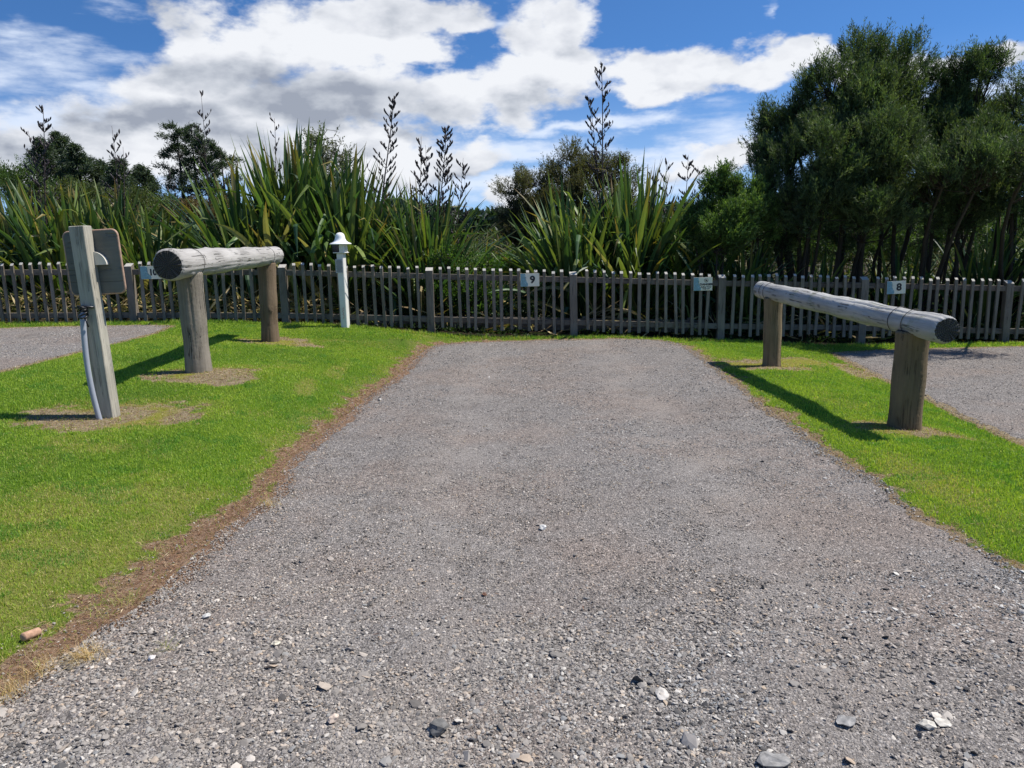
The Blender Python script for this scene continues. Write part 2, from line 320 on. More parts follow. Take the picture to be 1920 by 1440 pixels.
def wood(name, light, dark, crack=.5, scale=14., grain=(1, 1, .05), rough=.85, moss=0.):
    m, n, b, o = mat(name); t = n.n('ShaderNodeTexCoord').outputs['Object']
    oi = n.n('ShaderNodeObjectInfo').outputs['Random']
    off = n.n('ShaderNodeCombineXYZ'); n.L(n.m('MULTIPLY', oi, 37.), off.inputs[0]); n.L(n.m('MULTIPLY', oi, 91.), off.inputs[2])
    tv = n.v('ADD', t, off.outputs[0]); g = n.v('MULTIPLY', tv, grain)
    fine = n.noise(g, scale*3.2, 6, .7); big = n.noise(n.v('MULTIPLY', tv, (1, 1, .35)), 5, 4)
    g2 = n.v('MULTIPLY', g, tuple(.45 if q < .5 else 1 for q in grain)); ck = n.noise(g2, scale*2.1, 2, .5, .1); ca = n.m('ABSOLUTE', n.m('SUBTRACT', ck, .5))
    gate = n.m('MULTIPLY', n.m('SUBTRACT', 1, n.sstep(n.noise(tv, 4.5, 3), .34, .58)), .06); cm = n.sstep(n.m('ADD', ca, gate), .006, .026)
    base = n.mix(n.m('ADD', n.m('MULTIPLY', n.m('SUBTRACT', fine, .12), 1.25), n.m('MULTIPLY', n.m('SUBTRACT', big, .5), 1.1), clamp=True), dark, light)
    base = n.mix(n.m('MULTIPLY', n.m('SUBTRACT', 1, cm), crack), base, [x*.18 for x in dark])
    kn = n.vor(n.v('MULTIPLY', tv, (1, 1, .5)), 4.2); km = n.m('MULTIPLY', n.m('SUBTRACT', 1, n.sstep(kn, .03, .10)), .7)
    base = n.mix(km, base, [x*.3 for x in dark])
    if moss:
        mm = n.m('MULTIPLY', n.sstep(n.noise(tv, 9, 5, .6), .52, .68), moss); base = n.mix(mm, base, (.20, .23, .12))
    base = n.mix(n.m('MULTIPLY', oi, .75), base, n.mix(1., base, (.72, .70, .68), 'MULTIPLY'))
    n.L(base, b.inputs['Base Color']); b.inputs['Roughness'].default_value = rough; b.inputs['Specular IOR Level'].default_value = .25
    bump(n, b, n.m('ADD', n.m('MULTIPLY', fine, .35), n.m('MULTIPLY', cm, .8)), .75, .012)
    return m
M = {}
M['log'] = wood('weathered_log', (.60, .58, .55), (.30, .285, .265), .75, 13, (1, 1, .045))
M['log_mossy'] = wood('mossy_weathered_log', (.56, .55, .52), (.25, .245, .235), .8, 14, (1, 1, .05), moss=.35)
M['post_grey'] = wood('grey_post', (.36, .32, .26), (.16, .14, .11), .8, 14, (1, 1, .05))
M['post_brown'] = wood('brown_post', (.24, .175, .115), (.115, .08, .05), .5, 14, (1, 1, .06))
M['post_tan'] = wood('tan_post', (.30, .225, .13), (.12, .088, .05), .45, 14, (1, 1, .06))
M['timber'] = wood('sawn_timber', (.54, .50, .41), (.22, .205, .17), .3, 20, (1, 1, .04))
M['fence'] = wood('fence_timber', (.31, .275, .225), (.125, .105, .085), .35, 22, (1, 1, .06))
M['fence_rail'] = wood('fence_rail_timber', (.24, .21, .175), (.10, .085, .07), .35, 22, (.05, 1, 1))
m, n, b, o = mat('end_grain'); t = n.n('ShaderNodeTexCoord').outputs['Object']
sx = n.n('ShaderNodeSeparateXYZ'); n.L(t, sx.inputs[0]); ang = n.m('ARCTAN2', sx.outputs[1], sx.outputs[0])
cb2 = n.n('ShaderNodeCombineXYZ'); n.L(n.m('MULTIPLY', n.m('SINE', ang), 1.), cb2.inputs[0]); n.L(n.m('COSINE', ang), cb2.inputs[1])
rayn = n.noise(cb2.outputs[0], 7, 4, .7); rr = n.v('LENGTH', n.v('MULTIPLY', t, (1, 1, 0)))
ring = n.m('SINE', n.m('MULTIPLY', n.m('ADD', rr, n.m('MULTIPLY', n.noise(t, 10, 3), .02)), 420.))
ff = n.m('ADD', n.m('MULTIPLY', rayn, .9), n.m('MULTIPLY', ring, .08))
n.L(n.ramp(ff, [(.30, (.012, .011, .010)), (.55, (.075, .068, .06)), (.8, (.20, .18, .16))]), b.inputs['Base Color']); b.inputs['Roughness'].default_value = .9
bump(n, b, ff, .8, .01); M['end'] = m
M['wire'] = simple('rusty_wire', (.05, .045, .04), .6, .3, 60)
M['white'] = simple('white_paint', (.74, .72, .67), .45, .10, 5)
M['white_shade'] = simple('white_plastic', (.86, .86, .85), .3, .02, 12)
M['black'] = simple('black_plastic', (.012, .012, .014), .4, .1)
M['navy'] = simple('dark_lens', (.01, .012, .02), .2, .1)
M['pvc'] = simple('grey_conduit', (.33, .35, .40), .4, .06, 14)
M['label'] = simple('grey_label', (.45, .45, .46), .5, .05, 30)
M['red'] = simple('red_marker', (.6, .12, .10), .6, .1)
M['cream'] = simple('cream_sign', (.80, .76, .60), .45, .04, 9)
M['blue'] = simple('blue_sign_panel', (.20, .36, .40), .45, .12, 14)
M['lblue'] = simple('pale_blue_swirl', (.36, .60, .68), .45, .05, 14)
M['ink'] = simple('black_lettering', (.015, .016, .02), .5, .1)
M['plywood'] = wood('weathered_board_back', (.24, .24, .215), (.11, .115, .105), .08, 5, (.12, 1, 1), .6)
M['edge'] = simple('board_edge', (.42, .27, .19), .7, .2, 30)
M['bracket'] = simple('pale_bracket', (.62, .58, .50), .6, .1, 20)
M['cork'] = simple('cork_wood', (.42, .25, .16), .9, .25, 90)
M['bark'] = wood('dark_bark', (.085, .070, .055), (.03, .025, .02), .5, 20, (1, 1, .1))
M['bark_grey'] = wood('grey_bark', (.14, .12, .10), (.06, .05, .04), .5, 20, (1, 1, .1))
M['flax'] = leafmat('flax_leaf', .48, .28, .38)
M['leaf'] = leafmat('shrub_leaf', .5, .33, .4)
M['needle'] = leafmat('needle_leaf', .55, .30, .35)
M['grass'] = leafmat('grass_blade', .5, .38, .35)
M['stalk'] = simple('dark_flower_stalk', (.055, .035, .032), .6, .3, 20)
M['pod'] = simple('dark_seed_pod', (.022, .014, .015), .55, .4, 30)
M['litter'] = leafmat('dry_leaf_litter', .7, .15, .2)

# ground: lawn soil / bare earth
m, n, b, o = mat('lawn_and_soil'); geo = n.n('ShaderNodeNewGeometry').outputs['Position']
soilA = attr(n, 'soil'); dryA = attr(n, 'dry'); mossA = attr(n, 'moss'); vergeA = attr(n, 'verge'); bedA = attr(n, 'bed')
f1 = n.noise(geo, 60, 6, .7); f2 = n.noise(geo, 7, 5, .6); f3 = n.noise(geo, 240, 3, .7)
green = n.mix(f1, (.045, .095, .010), (.12, .21, .022)); straw = n.mix(f1, (.16, .15, .04), (.34, .28, .10))
lawn = n.mix(n.m('MULTIPLY', dryA, .6), green, straw)
f4 = n.noise(geo, 16, 6, .65); mixn = n.m('ADD', n.m('MULTIPLY', f1, .35), n.m('ADD', n.m('MULTIPLY', f3, .35), n.m('MULTIPLY', f4, .30)))
earth = n.ramp(mixn, [(.36, (.07, .048, .028)), (.47, (.19, .14, .08)), (.55, (.30, .24, .15)), (.66, (.46, .39, .28))])
red = n.ramp(mixn, [(.37, (.065, .034, .020)), (.47, (.19, .108, .066)), (.55, (.30, .195, .13)), (.66, (.43, .33, .24))])
earth = n.mix(n.m('MULTIPLY', vergeA, .9), earth, red)
earth = n.mix(n.m('MULTIPLY', mossA, .85), earth, n.mix(f1, (.11, .12, .012), (.30, .29, .03)))
earth = n.mix(bedA, earth, n.ramp(f1, [(.3, (.018, .013, .008)), (.6, (.06, .045, .028)), (.8, (.13, .10, .06))]))
edge = n.sstep(n.m('ADD', soilA, n.m('MULTIPLY', n.m('SUBTRACT', f1, .5), .5)), .35, .6)
n.L(n.mix(edge, lawn, earth), b.inputs['Base Color']); b.inputs['Roughness'].default_value = .95; b.inputs['Specular IOR Level'].default_value = .1
bump(n, b, n.m('ADD', f1, n.m('MULTIPLY', f3, .5)), .8, .015); M['ground'] = m
# gravel
m, n, b, o = mat('gravel_bed'); geo = n.n('ShaderNodeNewGeometry').outputs['Position']
vc = n.vor(geo, 95, 'F1', 'Color'); vd = n.vor(geo, 95); v2 = n.vor(geo, 210, 'F1', 'Color'); v2d = n.vor(geo, 210)
hs = n.n('ShaderNodeSeparateXYZ'); n.L(vc, hs.inputs[0]); h2 = n.n('ShaderNodeSeparateXYZ'); n.L(v2, h2.inputs[0])
st = [(0, (.035, .033, .031)), (.2, (.13, .121, .112)), (.45, (.235, .217, .20)), (.7, (.34, .314, .29)), (.9, (.47, .44, .405)), (1, (.60, .565, .52))]
cA = n.ramp(hs.outputs[0], st); cB = n.ramp(h2.outputs[0], st)
big = n.noise(geo, 1.3, 5, .6); sel = n.sstep(n.noise(geo, 25, 3), .42, .58)
c = n.mix(sel, cA, cB); c = n.mix(n.m('MULTIPLY', n.sstep(vd, .2, .62), .45), c, (.09, .08, .075))
tan = n.mix(n.sstep(n.noise(geo, .8, 5, .6), .42, .62), (1.0, .98, .97), (1.06, .95, .88))
c = n.mix(1., c, tan, 'MULTIPLY'); c = n.mix(n.m('MULTIPLY', n.sstep(big, .4, .75), .30), c, (.24, .21, .185))
gx = n.n('ShaderNodeSeparateXYZ'); n.L(geo, gx.inputs[0]); tr_ = n.m('SUBTRACT', n.m('ABSOLUTE', n.m('ADD', n.m('SUBTRACT', gx.outputs[0], .42), n.m('MULTIPLY', n.m('SUBTRACT', n.noise(geo, .5, 2), .5), .3))), .80)
trk = n.m('MULTIPLY', n.m('SUBTRACT', 1, n.sstep(n.m('ABSOLUTE', tr_), .08, .42)), n.m('MULTIPLY', n.sstep(n.noise(geo, 2.5, 5), .35, .6), .30)); c = n.mix(trk, c, (.33, .295, .26))
damp = n.m('MULTIPLY', n.sstep(n.noise(geo, 1.9, 6, .65), .52, .7), .35); c = n.mix(damp, c, (.115, .095, .08))
n.L(c, b.inputs['Base Color']); b.inputs['Roughness'].default_value = .85; b.inputs['Specular IOR Level'].default_value = .25
bump(n, b, n.m('ADD', n.m('MULTIPLY', n.m('SUBTRACT', 1, vd), .7), n.m('ADD', n.m('MULTIPLY', n.m('SUBTRACT', 1, v2d), .35), n.m('MULTIPLY', n.noise(geo, 45, 4), .8))), .9, .012); M['gravel'] = m
m, n, b, o = mat('stone_chip'); t = n.n('ShaderNodeTexCoord').outputs['Object']; rnd = n.n('ShaderNodeObjectInfo').outputs['Random']
c = n.ramp(rnd, [(0, (.030, .029, .030)), (.11, (.10, .096, .093)), (.28, (.20, .190, .178)), (.48, (.29, .272, .252)), (.64, (.37, .342, .312)), (.71, (.235, .246, .25)), (.81, (.43, .404, .37)), (.90, (.40, .315, .23)), (.955, (.53, .50, .46)), (1., (.62, .595, .54))])
c = n.mix(n.noise(t, 2.2, 5, .7), n.mix(1., c, (.7, .7, .7), 'MULTIPLY'), n.mix(1., c, (1.25, 1.24, 1.22), 'MULTIPLY'))
ia = n.n('ShaderNodeAttribute', attribute_name='macro', attribute_type='INSTANCER').outputs['Fac']; ib = n.n('ShaderNodeAttribute', attribute_name='dust', attribute_type='INSTANCER').outputs['Fac']
c = n.mix(ia, c, n.mix(1., c, (1.0, .93, .87), 'MULTIPLY')); c = n.mix(ib, c, (.30, .268, .232))
n.L(c, b.inputs['Base Color']); b.inputs['Roughness'].default_value = .8; b.inputs['Specular IOR Level'].default_value = .3; M['stone'] = m

# ------------------------------------------------------------------ ground sheet
def axis(lo, hi, step, far): 
    c = np.arange(lo, hi+step/2, step); g = [hi]; s = step
    while g[-1] < far: s *= 1.35; g.append(g[-1]+s)
    l = [lo]; s = step
    while l[-1] > -far: s *= 1.35; l.append(l[-1]-s)
    return np.concatenate([np.array(l[1:][::-1]), c, np.array(g[1:])])
xs = axis(-8.5, 8.5, .04, 900); ys = axis(1.4, 12.6, .04, 900)
X, Y = np.meshgrid(xs, ys); xf, yf = X.ravel(), Y.ravel(); MK = masks(xf, yf)
under = np.minimum(np.minimum(MK['dm'], MK['dl']), MK['dr'])
Z = H0(xf, yf)-.02*sst(-under, .10, .20)
nx, ny = len(xs), len(ys); I = np.arange(nx*ny).reshape(ny, nx)
Q = np.stack([I[:-1, :-1], I[:-1, 1:], I[1:, 1:], I[1:, :-1]], -1).reshape(-1, 4)
g = nmesh('ground', np.stack([xf, yf, Z], 1), Q, M['ground'], smooth=True, attrs={k: MK[k] for k in ('soil', 'dry', 'moss', 'verge', 'bed')})
tag(g, 'mown green lawn with bare earth patches running under the fence', 'lawn', kind='structure')
def sheet(name, Pn, x0, x1, y0, y1, st, label):
    a = np.arange(x0, x1+st/2, st); c = np.arange(y0, y1+st/2, st); X, Y = np.meshgrid(a, c); x, y = X.ravel(), Y.ravel()
    jx = (RNG.random(x.shape)-.5)*st*.5; jy = (RNG.random(x.shape)-.5)*st*.5; x = x+jx; y = y+jy
    d = sdist(Pn, x, y)+(fbm(x, y, 9, 3)-.5)*.12+(fbm(x, y, 2.2, 2)-.5)*.08
    z = H0(x, y)+.004+(fbm(x, y, 16, 2)-.5)*.008
    z = z-.012*sst(d, -.11, -.03)
    I = np.arange(len(x)).reshape(len(c), len(a)); Q = np.stack([I[:-1, :-1], I[:-1, 1:], I[1:, 1:], I[1:, :-1]], -1).reshape(-1, 4)
    keep = (d[Q] < .03).all(1); Q = Q[keep]; u, inv = np.unique(Q, return_inverse=True)
    o = nmesh(name, np.stack([x, y, z], 1)[u], inv.reshape(Q.shape), M['gravel'], smooth=True)
    return tag(o, label, 'gravel', kind='structure')
sheet('gravel_drive', MAIN, -4.5, 4.5, .6, 11.8, .035, 'wide grey gravel parking bay between the two log rails')
sheet('gravel_pad', PADL, -8.7, -4.7, 2.3, 11.8, .05, 'gravel bay beyond the lawn behind the wooden post')
sheet('gravel_pad', PADR, 4.1, 9.1, 2.5, 11.7, .05, 'lower gravel bay under the big shady trees')

# ------------------------------------------------------------------ leaves helper
def norm(a): return a/(np.linalg.norm(a, axis=-1, keepdims=True)+1e-9)
def kites(P, Dr, L, Wd, col, fold=.25, rng=RNG):
    """leaf-shaped kite quads; P base, Dr direction"""
    n = len(P); r = norm(rng.normal(size=(n, 3))); s = norm(np.cross(Dr, r)); nrm = np.cross(s, Dr)
    mid = P+Dr*(L*.45)[:, None]+nrm*(L*fold*.3)[:, None]; tip = P+Dr*L[:, None]
    V = np.stack([P, mid-s*(Wd/2)[:, None], tip, mid+s*(Wd/2)[:, None]], 1).reshape(-1, 3)
    Fq = np.arange(4*n).reshape(n, 4); C = np.repeat(col, 4, axis=0)
    return V, Fq, C
def colmix(n, cols, rng=RNG, jit=.18):
    cols = np.array(cols); c = cols[rng.integers(0, len(cols), n)]*(1+rng.normal(0, jit, (n, 1))); return np.clip(c, .003, 1)

# ------------------------------------------------------------------ grass blades
def grass():
    n = 3800000; rng = np.random.default_rng(3)
    # sample with density falling with distance, over the lawn and a margin outside the frame
    y = 2.0+rng.random(n)**1.35*10.0; x = (rng.random(n)-.5)*2*(np.minimum(8.6, 1.2+y*.80))
    jac = (y-2.0+.02)**(.35/1.35)/2
    mk = masks(x, y); dist = np.hypot(x, y)
    on = (mk['dm'] > .0) & (mk['dl'] > .0) & (mk['dr'] > .0) & (y < 12.02)
    pr = np.clip(1.0*(1-mk['soil'])**1.4*(1-.15*mk['dry'])+.11*(mk['soil'] > .4)*(mk['bed'] < .5), 0, 1)
    pr *= np.clip(jac, .25, 1)*np.clip(1.25-dist*.035, .5, 1)*.62
    k = on & (rng.random(n) < pr); x, y = x[k], y[k]; mk = {a: v[k] for a, v in mk.items()}; dist = dist[k]; n = len(x)
    z = H0(x, y); Lg = rng.uniform(.009, .022, n)*(1+.35*fbm(x, y, 2.5, 2))*(1-.15*mk['dry']); Wd = .0017+.00048*dist
    tuft = (fbm(x+50, y, 8, 2) > .66); Lg = np.where(tuft, Lg*1.35, Lg)
    Lg = np.where(y > 11.72, Lg*2.4, Lg); edge = (mk['soil'] > .3); Lg = np.where(edge, Lg*rng.uniform(.6, 1.7, n), Lg)
    a = rng.random(n)*2*math.pi; lean = np.abs(rng.normal(0, .75, n)); lean = np.where(edge, lean+.5, lean)
    D1 = np.stack([np.cos(a)*np.sin(lean*.5), np.sin(a)*np.sin(lean*.5), np.cos(lean*.5)], 1)
    D2 = np.stack([np.cos(a)*np.sin(np.minimum(lean*1.5, 1.6)), np.sin(a)*np.sin(np.minimum(lean*1.5, 1.6)), np.cos(np.minimum(lean*1.5, 1.6))], 1)
    b = rng.random(n)*2*math.pi; S = np.stack([np.cos(b), np.sin(b), 0*b], 1)*(Wd/2)[:, None]
    P = np.stack([x, y, z-.002], 1); m1 = P+D1*(Lg*.55)[:, None]; tp = m1+D2*(Lg*.6)[:, None]
    V = np.stack([P-S, P+S, m1+S*.8, m1-S*.8, tp], 1).reshape(-1, 3); i = np.arange(n)*5
    Fq = np.stack([i, i+1, i+2, i+3], 1); Ft = np.stack([i+3, i+2, i+4], 1)
    pal = np.array([(.16, .27, .038), (.24, .36, .048), (.31, .415, .055), (.375, .46, .065), (.45, .50, .10)])
    c = pal[np.clip((fbm(x, y, 1.2, 4)*4.2-.2+rng.normal(0, .9, n)), 0, 4.99).astype(int)]
    strawp = rng.random(n) < np.clip(mk['dry']*.75+.025, 0, .9); sc = np.array([(.36, .34, .09), (.30, .36, .06), (.46, .38, .17), (.25, .33, .04)])[rng.integers(0, 4, n)]
    c = np.where(strawp[:, None], sc*1.15, c); clov = fbm(x+71, y+3, 5.5, 2) > .70; c = np.where((clov & (rng.random(n) < .6))[:, None], np.array([.15, .30, .045]), c)
    dead = (mk['soil'] > .45) & (rng.random(n) < .55); c = np.where(dead[:, None], np.array([.40, .27, .13]), c)
    c = c*(1+rng.normal(0, .16, (n, 1))); C = np.repeat(np.clip(c, .004, 1), 5, axis=0)
    print('grass blades', n)
    o = nmesh('grass', V, [Fq, Ft], M['grass'], col=C); tag(o, 'short mown bright green grass covering the lawns', 'grass', kind='stuff')
grass()

# ------------------------------------------------------------------ gravel stones (uncountable stuff, instanced)
def rock_verts(seed, sub=1, flat=.65, amp=.22):
    import bmesh
    rng = np.random.default_rng(seed); bm = bmesh.new(); bmesh.ops.create_icosphere(bm, subdivisions=sub, radius=.5)
    V = np.array([v.co[:] for v in bm.verts]); Fc = [[v.index for v in f.verts] for f in bm.faces]; bm.free()
    for _ in range(7):     # chop by random planes: angular chips
        d = norm(rng.normal(size=3)); h = rng.uniform(.26, .42); k = V@d; V = V-np.maximum(k-h, 0)[:, None]*d
    V = V*(1+rng.normal(0, amp*.25, (len(V), 1))); V = V*np.array([1, rng.uniform(.6, .95), flat*rng.uniform(.8, 1.1)])
    return V, np.array(Fc)
def stones():
    rng = np.random.default_rng(5); tcol = bpy.data.collections.new('stone_templates')
    for s in range(7):
        V, Fc = rock_verts(100+s, 1); o = nmesh('stone_template', V, Fc, M['stone']); COL.objects.unlink(o); tcol.objects.link(o)
    PX, PS = [], []
    def sow(n, x0, x1, y0, y1, smin, smax, Pn, powr=1., lim=-.0, big=.0):
        y = y0+(y1-y0)*rng.random(n)**powr; x = x0+(x1-x0)*rng.random(n); k = np.abs(x) < y*.72+.55; x, y = x[k], y[k]
        d = sdist(Pn, x, y)+(fbm(x, y, 9, 3)-.5)*.12
        clump = fbm(x+9, y+4, 1.4, 3)
        track = np.exp(-((np.abs(x-.42+.06*np.sin(y*.8))-.80)/.26)**2)*(Pn is MAIN); k = (d < lim) & (rng.random(len(x)) < (.30+1.1*sst(clump, .3, .7))*(1-.6*track*(y > 2.6))); x, y, d = x[k], y[k], d[k]
        s = smin*(smax/smin)**(rng.random(len(x))**2.2); z = H0(x, y)+.004+s*rng.uniform(-.12, .16, len(x))
        PX.append(np.stack([x, y, z], 1)); PS.append(s)
    sow(200000, -2.3, 2.9, 1.5, 3.3, .0045, .020, MAIN, 1.)
    sow(26000, -2.3, 2.9, 1.5, 3.0, .014, .034, MAIN, 1.2)
    sow(160000, -2.0, 2.8, 3.2, 5.6, .005, .018, MAIN, 1.1)
    sow(120000, -1.8, 2.6, 5.4, 11.6, .007, .020, MAIN, 1.2)
    sow(1500, -1.9, 2.7, 2.6, 11.6, .02, .040, MAIN, 1.5); sow(520, -2.1, 2.6, 1.7, 2.75, .035, .075, MAIN, 1.4); sow(500, -2.1, 2.6, 2.6, 3.6, .024, .045, MAIN, 1.4)
    sow(16000, -2.6, -.9, 2.0, 11.4, .004, .018, MAIN, 1.1, lim=.30); sow(1800, -5, 4.6, 4.5, 11.4, .005, .016, MAIN, 1.1, lim=.5)
    sow(2500, 1.9, 2.7, 2.0, 11.4, .006, .022, MAIN, 1.1, lim=.07)
    sow(60000, -9, -4.7, 6., 11.6, .008, .022, PADL, 1.); sow(60000, 4., 9, 4.5, 11.6, .008, .022, PADR, 1.)
    Pn = np.concatenate(PX); S = np.concatenate(PS); n = len(Pn); print('stones', n)
    me = bpy.data.meshes.new('gravel_stones'); me.vertices.add(n); me.vertices.foreach_set('co', Pn.astype(np.float32).ravel())
    rot = np.stack([rng.normal(0, .35, n), rng.normal(0, .35, n), rng.random(n)*6.28], 1)
    for nm, ty, fld, arr in (('rot', 'FLOAT_VECTOR', 'vector', rot), ('scl', 'FLOAT_VECTOR', 'vector', np.stack([S*rng.uniform(.8, 1.3, n), S*rng.uniform(.8, 1.1, n), S*rng.uniform(.55, 1.1, n)*np.where(S > .03, .5, 1.)], 1))):
        a = me.attributes.new(nm, ty, 'POINT'); a.data.foreach_set(fld, arr.astype(np.float32).ravel())
    mc = sst(fbm(Pn[:, 0]+3, Pn[:, 1]+8, .75, 4), .42, .68)*.8; du = sst(fbm(Pn[:, 0]+23, Pn[:, 1]*.5+8, 1.3, 4), .45, .75)*.45
    for nm, arr in (('macro', mc), ('dust', du)): a = me.attributes.new(nm, 'FLOAT', 'POINT'); a.data.foreach_set('value', arr.astype(np.float32))
    a = me.attributes.new('idx', 'INT', 'POINT'); a.data.foreach_set('value', rng.integers(0, 7, n).astype(np.int32))
    o = bpy.data.objects.new('gravel_stones', me); COL.objects.link(o); tag(o, 'loose angular grey stone chips lying over the gravel bays', 'gravel', kind='stuff')
    ng = bpy.data.node_groups.new('scatter_stones', 'GeometryNodeTree')
    ng.interface.new_socket('Geometry', in_out='INPUT', socket_type='NodeSocketGeometry'); ng.interface.new_socket('Geometry', in_out='OUTPUT', socket_type='NodeSocketGeometry')
    gi = ng.nodes.new('NodeGroupInput'); go = ng.nodes.new('NodeGroupOutput'); ip = ng.nodes.new('GeometryNodeInstanceOnPoints'); ci = ng.nodes.new('GeometryNodeCollectionInfo')
    ci.inputs['Collection'].default_value = tcol; ci.inputs['Separate Children'].default_value = True; ci.inputs['Reset Children'].default_value = True
    ip.inputs['Pick Instance'].default_value = True
    def na(nm, ty): q = ng.nodes.new('GeometryNodeInputNamedAttribute'); q.data_type = ty; q.inputs['Name'].default_value = nm; return q.outputs['Attribute']
    L = ng.links.new
    L(gi.outputs[0], ip.inputs['Points']); L(ci.outputs[0], ip.inputs['Instance']); L(na('idx', 'INT'), ip.inputs['Instance Index'])
    L(na('rot', 'FLOAT_VECTOR'), ip.inputs['Rotation']); L(na('scl', 'FLOAT_VECTOR'), ip.inputs['Scale']); L(ip.outputs[0], go.inputs[0])
    md = o.modifiers.new('scatter', 'NODES'); md.node_group = ng
stones()
exec_marker = True
# ------------------------------------------------------------------ log barriers
def log_geo(length, r0, r1, seed, around=72, rings=110, flare=0., capdip=.004, rnd=.02):
    rng = np.random.default_rng(seed); ph = rng.random(12)*6.28
    V = []; th = np.linspace(0, 2*math.pi, around, endpoint=False)
    zs = np.linspace(0, length, rings)
    grooves = [(rng.random()*6.28, rng.uniform(.03, .07), rng.uniform(.005, .014), rng.random()*length, rng.uniform(.25, .7)*length) for _ in range(13)]
    knots = [(rng.random()*6.28, rng.uniform(.08, length-.08), rng.uniform(.006, .016), rng.uniform(.10, .2)) for _ in range(int(length*3.2))]
    for z in zs:
        t = z/length; r = r0+(r1-r0)*t+.004*math.sin(z*5+ph[0])+.003*math.sin(z*13+ph[1])
        e = min(z, length-z); r *= 1-max(0, .012-e)/.012*rnd*6
        rr = r*(1+.018*np.sin(2*th+ph[2]+z*.6)+.012*np.sin(3*th+ph[3]-z)+.008*np.sin(7*th+ph[4]+z*2.5))+rng.normal(0, .0007, around)
        for g0, w, dp, zc, zl in grooves:
            dd = np.abs((th-g0-.05*math.sin(z*3)+math.pi) % (2*math.pi)-math.pi); k = max(0, 1-abs(z-zc)/zl*1.2); rr = rr-dp*k*np.exp(-(dd/w)**2)
        for g0, kz, kh, kw in knots:
            dd = np.abs((th-g0+math.pi) % (2*math.pi)-math.pi); rr = rr+kh*np.exp(-(dd/kw)**2-((z-kz)/(kw*.3))**2)
        zj = rng.normal(0, .0035, around)*(e < 1e-6); V.append(np.stack([rr*np.cos(th), rr*np.sin(th), z+zj], 1))
    V = np.concatenate(V+[np.array([[0, 0, -capdip*0], [0, 0, length]])])
    Q = [(i*around+j, i*around+(j+1) % around, (i+1)*around+(j+1) % around, (i+1)*around+j) for i in range(rings-1) for j in range(around)]
    a = rings*around; T = [(a, (j+1) % around, j) for j in range(around)]+[(a+1, (rings-1)*around+j, (rings-1)*around+(j+1) % around) for j in range(around)]
    return V, np.array(Q), np.array(T)
def log_obj(name, A, B, r0, r1, seed, mats, parent, **k):
    A = np.array(A, float); B = np.array(B, float); Ln = np.linalg.norm(B-A); V, Q, T = log_geo(Ln, r0, r1, seed, **k)
    o = nmesh(name, V, [Q, T], mats, parent, smooth=True, matidx=[0]*len(Q)+[1]*len(T))
    for p in list(o.data.polygons)[len(Q):]: p.use_smooth = False
    q = Vector(B-A).to_track_quat('Z', 'Y'); o.rotation_mode = 'QUATERNION'; o.rotation_quaternion = q
    o.location = Vector(A)-parent.location; return o
def barrier(name, label, A, B, r0, r1, posts, mrail, wires):
    base = empty(name, (posts[0][0], posts[0][1], hz(posts[0][0], posts[0][1])), label, 'log rail', 'log rail barriers beside the gravel bay')
    A = np.array(A); B = np.array(B); u = (B-A)/np.linalg.norm(B-A)
    log_obj('rail_log', A, B, r0, r1, int(abs(A[0])*100), [mrail, M['end']], base)
    for i, (x, y, r, mt, lab) in enumerate(posts):
        t = (y-A[1])/(B[1]-A[1]); zt = A[2]+t*(B[2]-A[2])-(r0+(r1-r0)*t)*.62
        p = log_obj('post', (x, y, hz(x, y)-.12), (A[0]+t*(B[0]-A[0]), y+.005, zt), r*1.03, r*.97, 50+i+int(x*10), [mt, M['end']], base)
        p['label'] = lab
    for w in wires:     # wire wrapped round the rail, stapled to the post below
        t = (w-A[1])/(B[1]-A[1]); c = A+(B-A)*t; r = r0+(r1-r0)*t+.0045; sx = np.cross(u, [0, 0, 1]); sx /= np.linalg.norm(sx); up = np.cross(sx, u)
        pts = [c+r*(math.cos(a)*sx+math.sin(a)*up)*(1+.01*math.sin(5*a))+u*.008*math.sin(a*2) for a in np.linspace(-.9, math.pi+.9, 34)]
        mb = MB(); mb.tube([p-np.array(base.location) for p in pts], .0028, 5); mb.build('tie_wire', M['wire'], base, smooth=True)
    return base
zL = 1.365
barrier('log_barrier', 'thick pale log rail on two round posts, on the raised lawn left of the drive', (-3.09, 7.05, 1.372), (-3.285, 10.95, 1.372), .140, .125,
        [(-3.11, 7.55, .120, M['post_grey'], 'split grey near post'), (-3.29, 10.45, .118, M['post_brown'], 'brown far post')], M['log'], [7.62, 10.42])
barrier('log_barrier', 'slimmer silvery cracked log rail sloping towards the viewer, on the lawn right of the drive', (3.19, 5.58, .812), (3.03, 9.35, .865), .102, .096,
        [(3.155, 6.02, .124, M['post_tan'], 'stout near post'), (3.06, 8.92, .104, M['post_tan'], 'slim far post')], M['log_mossy'], [6.02, 6.22, 9.0, 9.12])

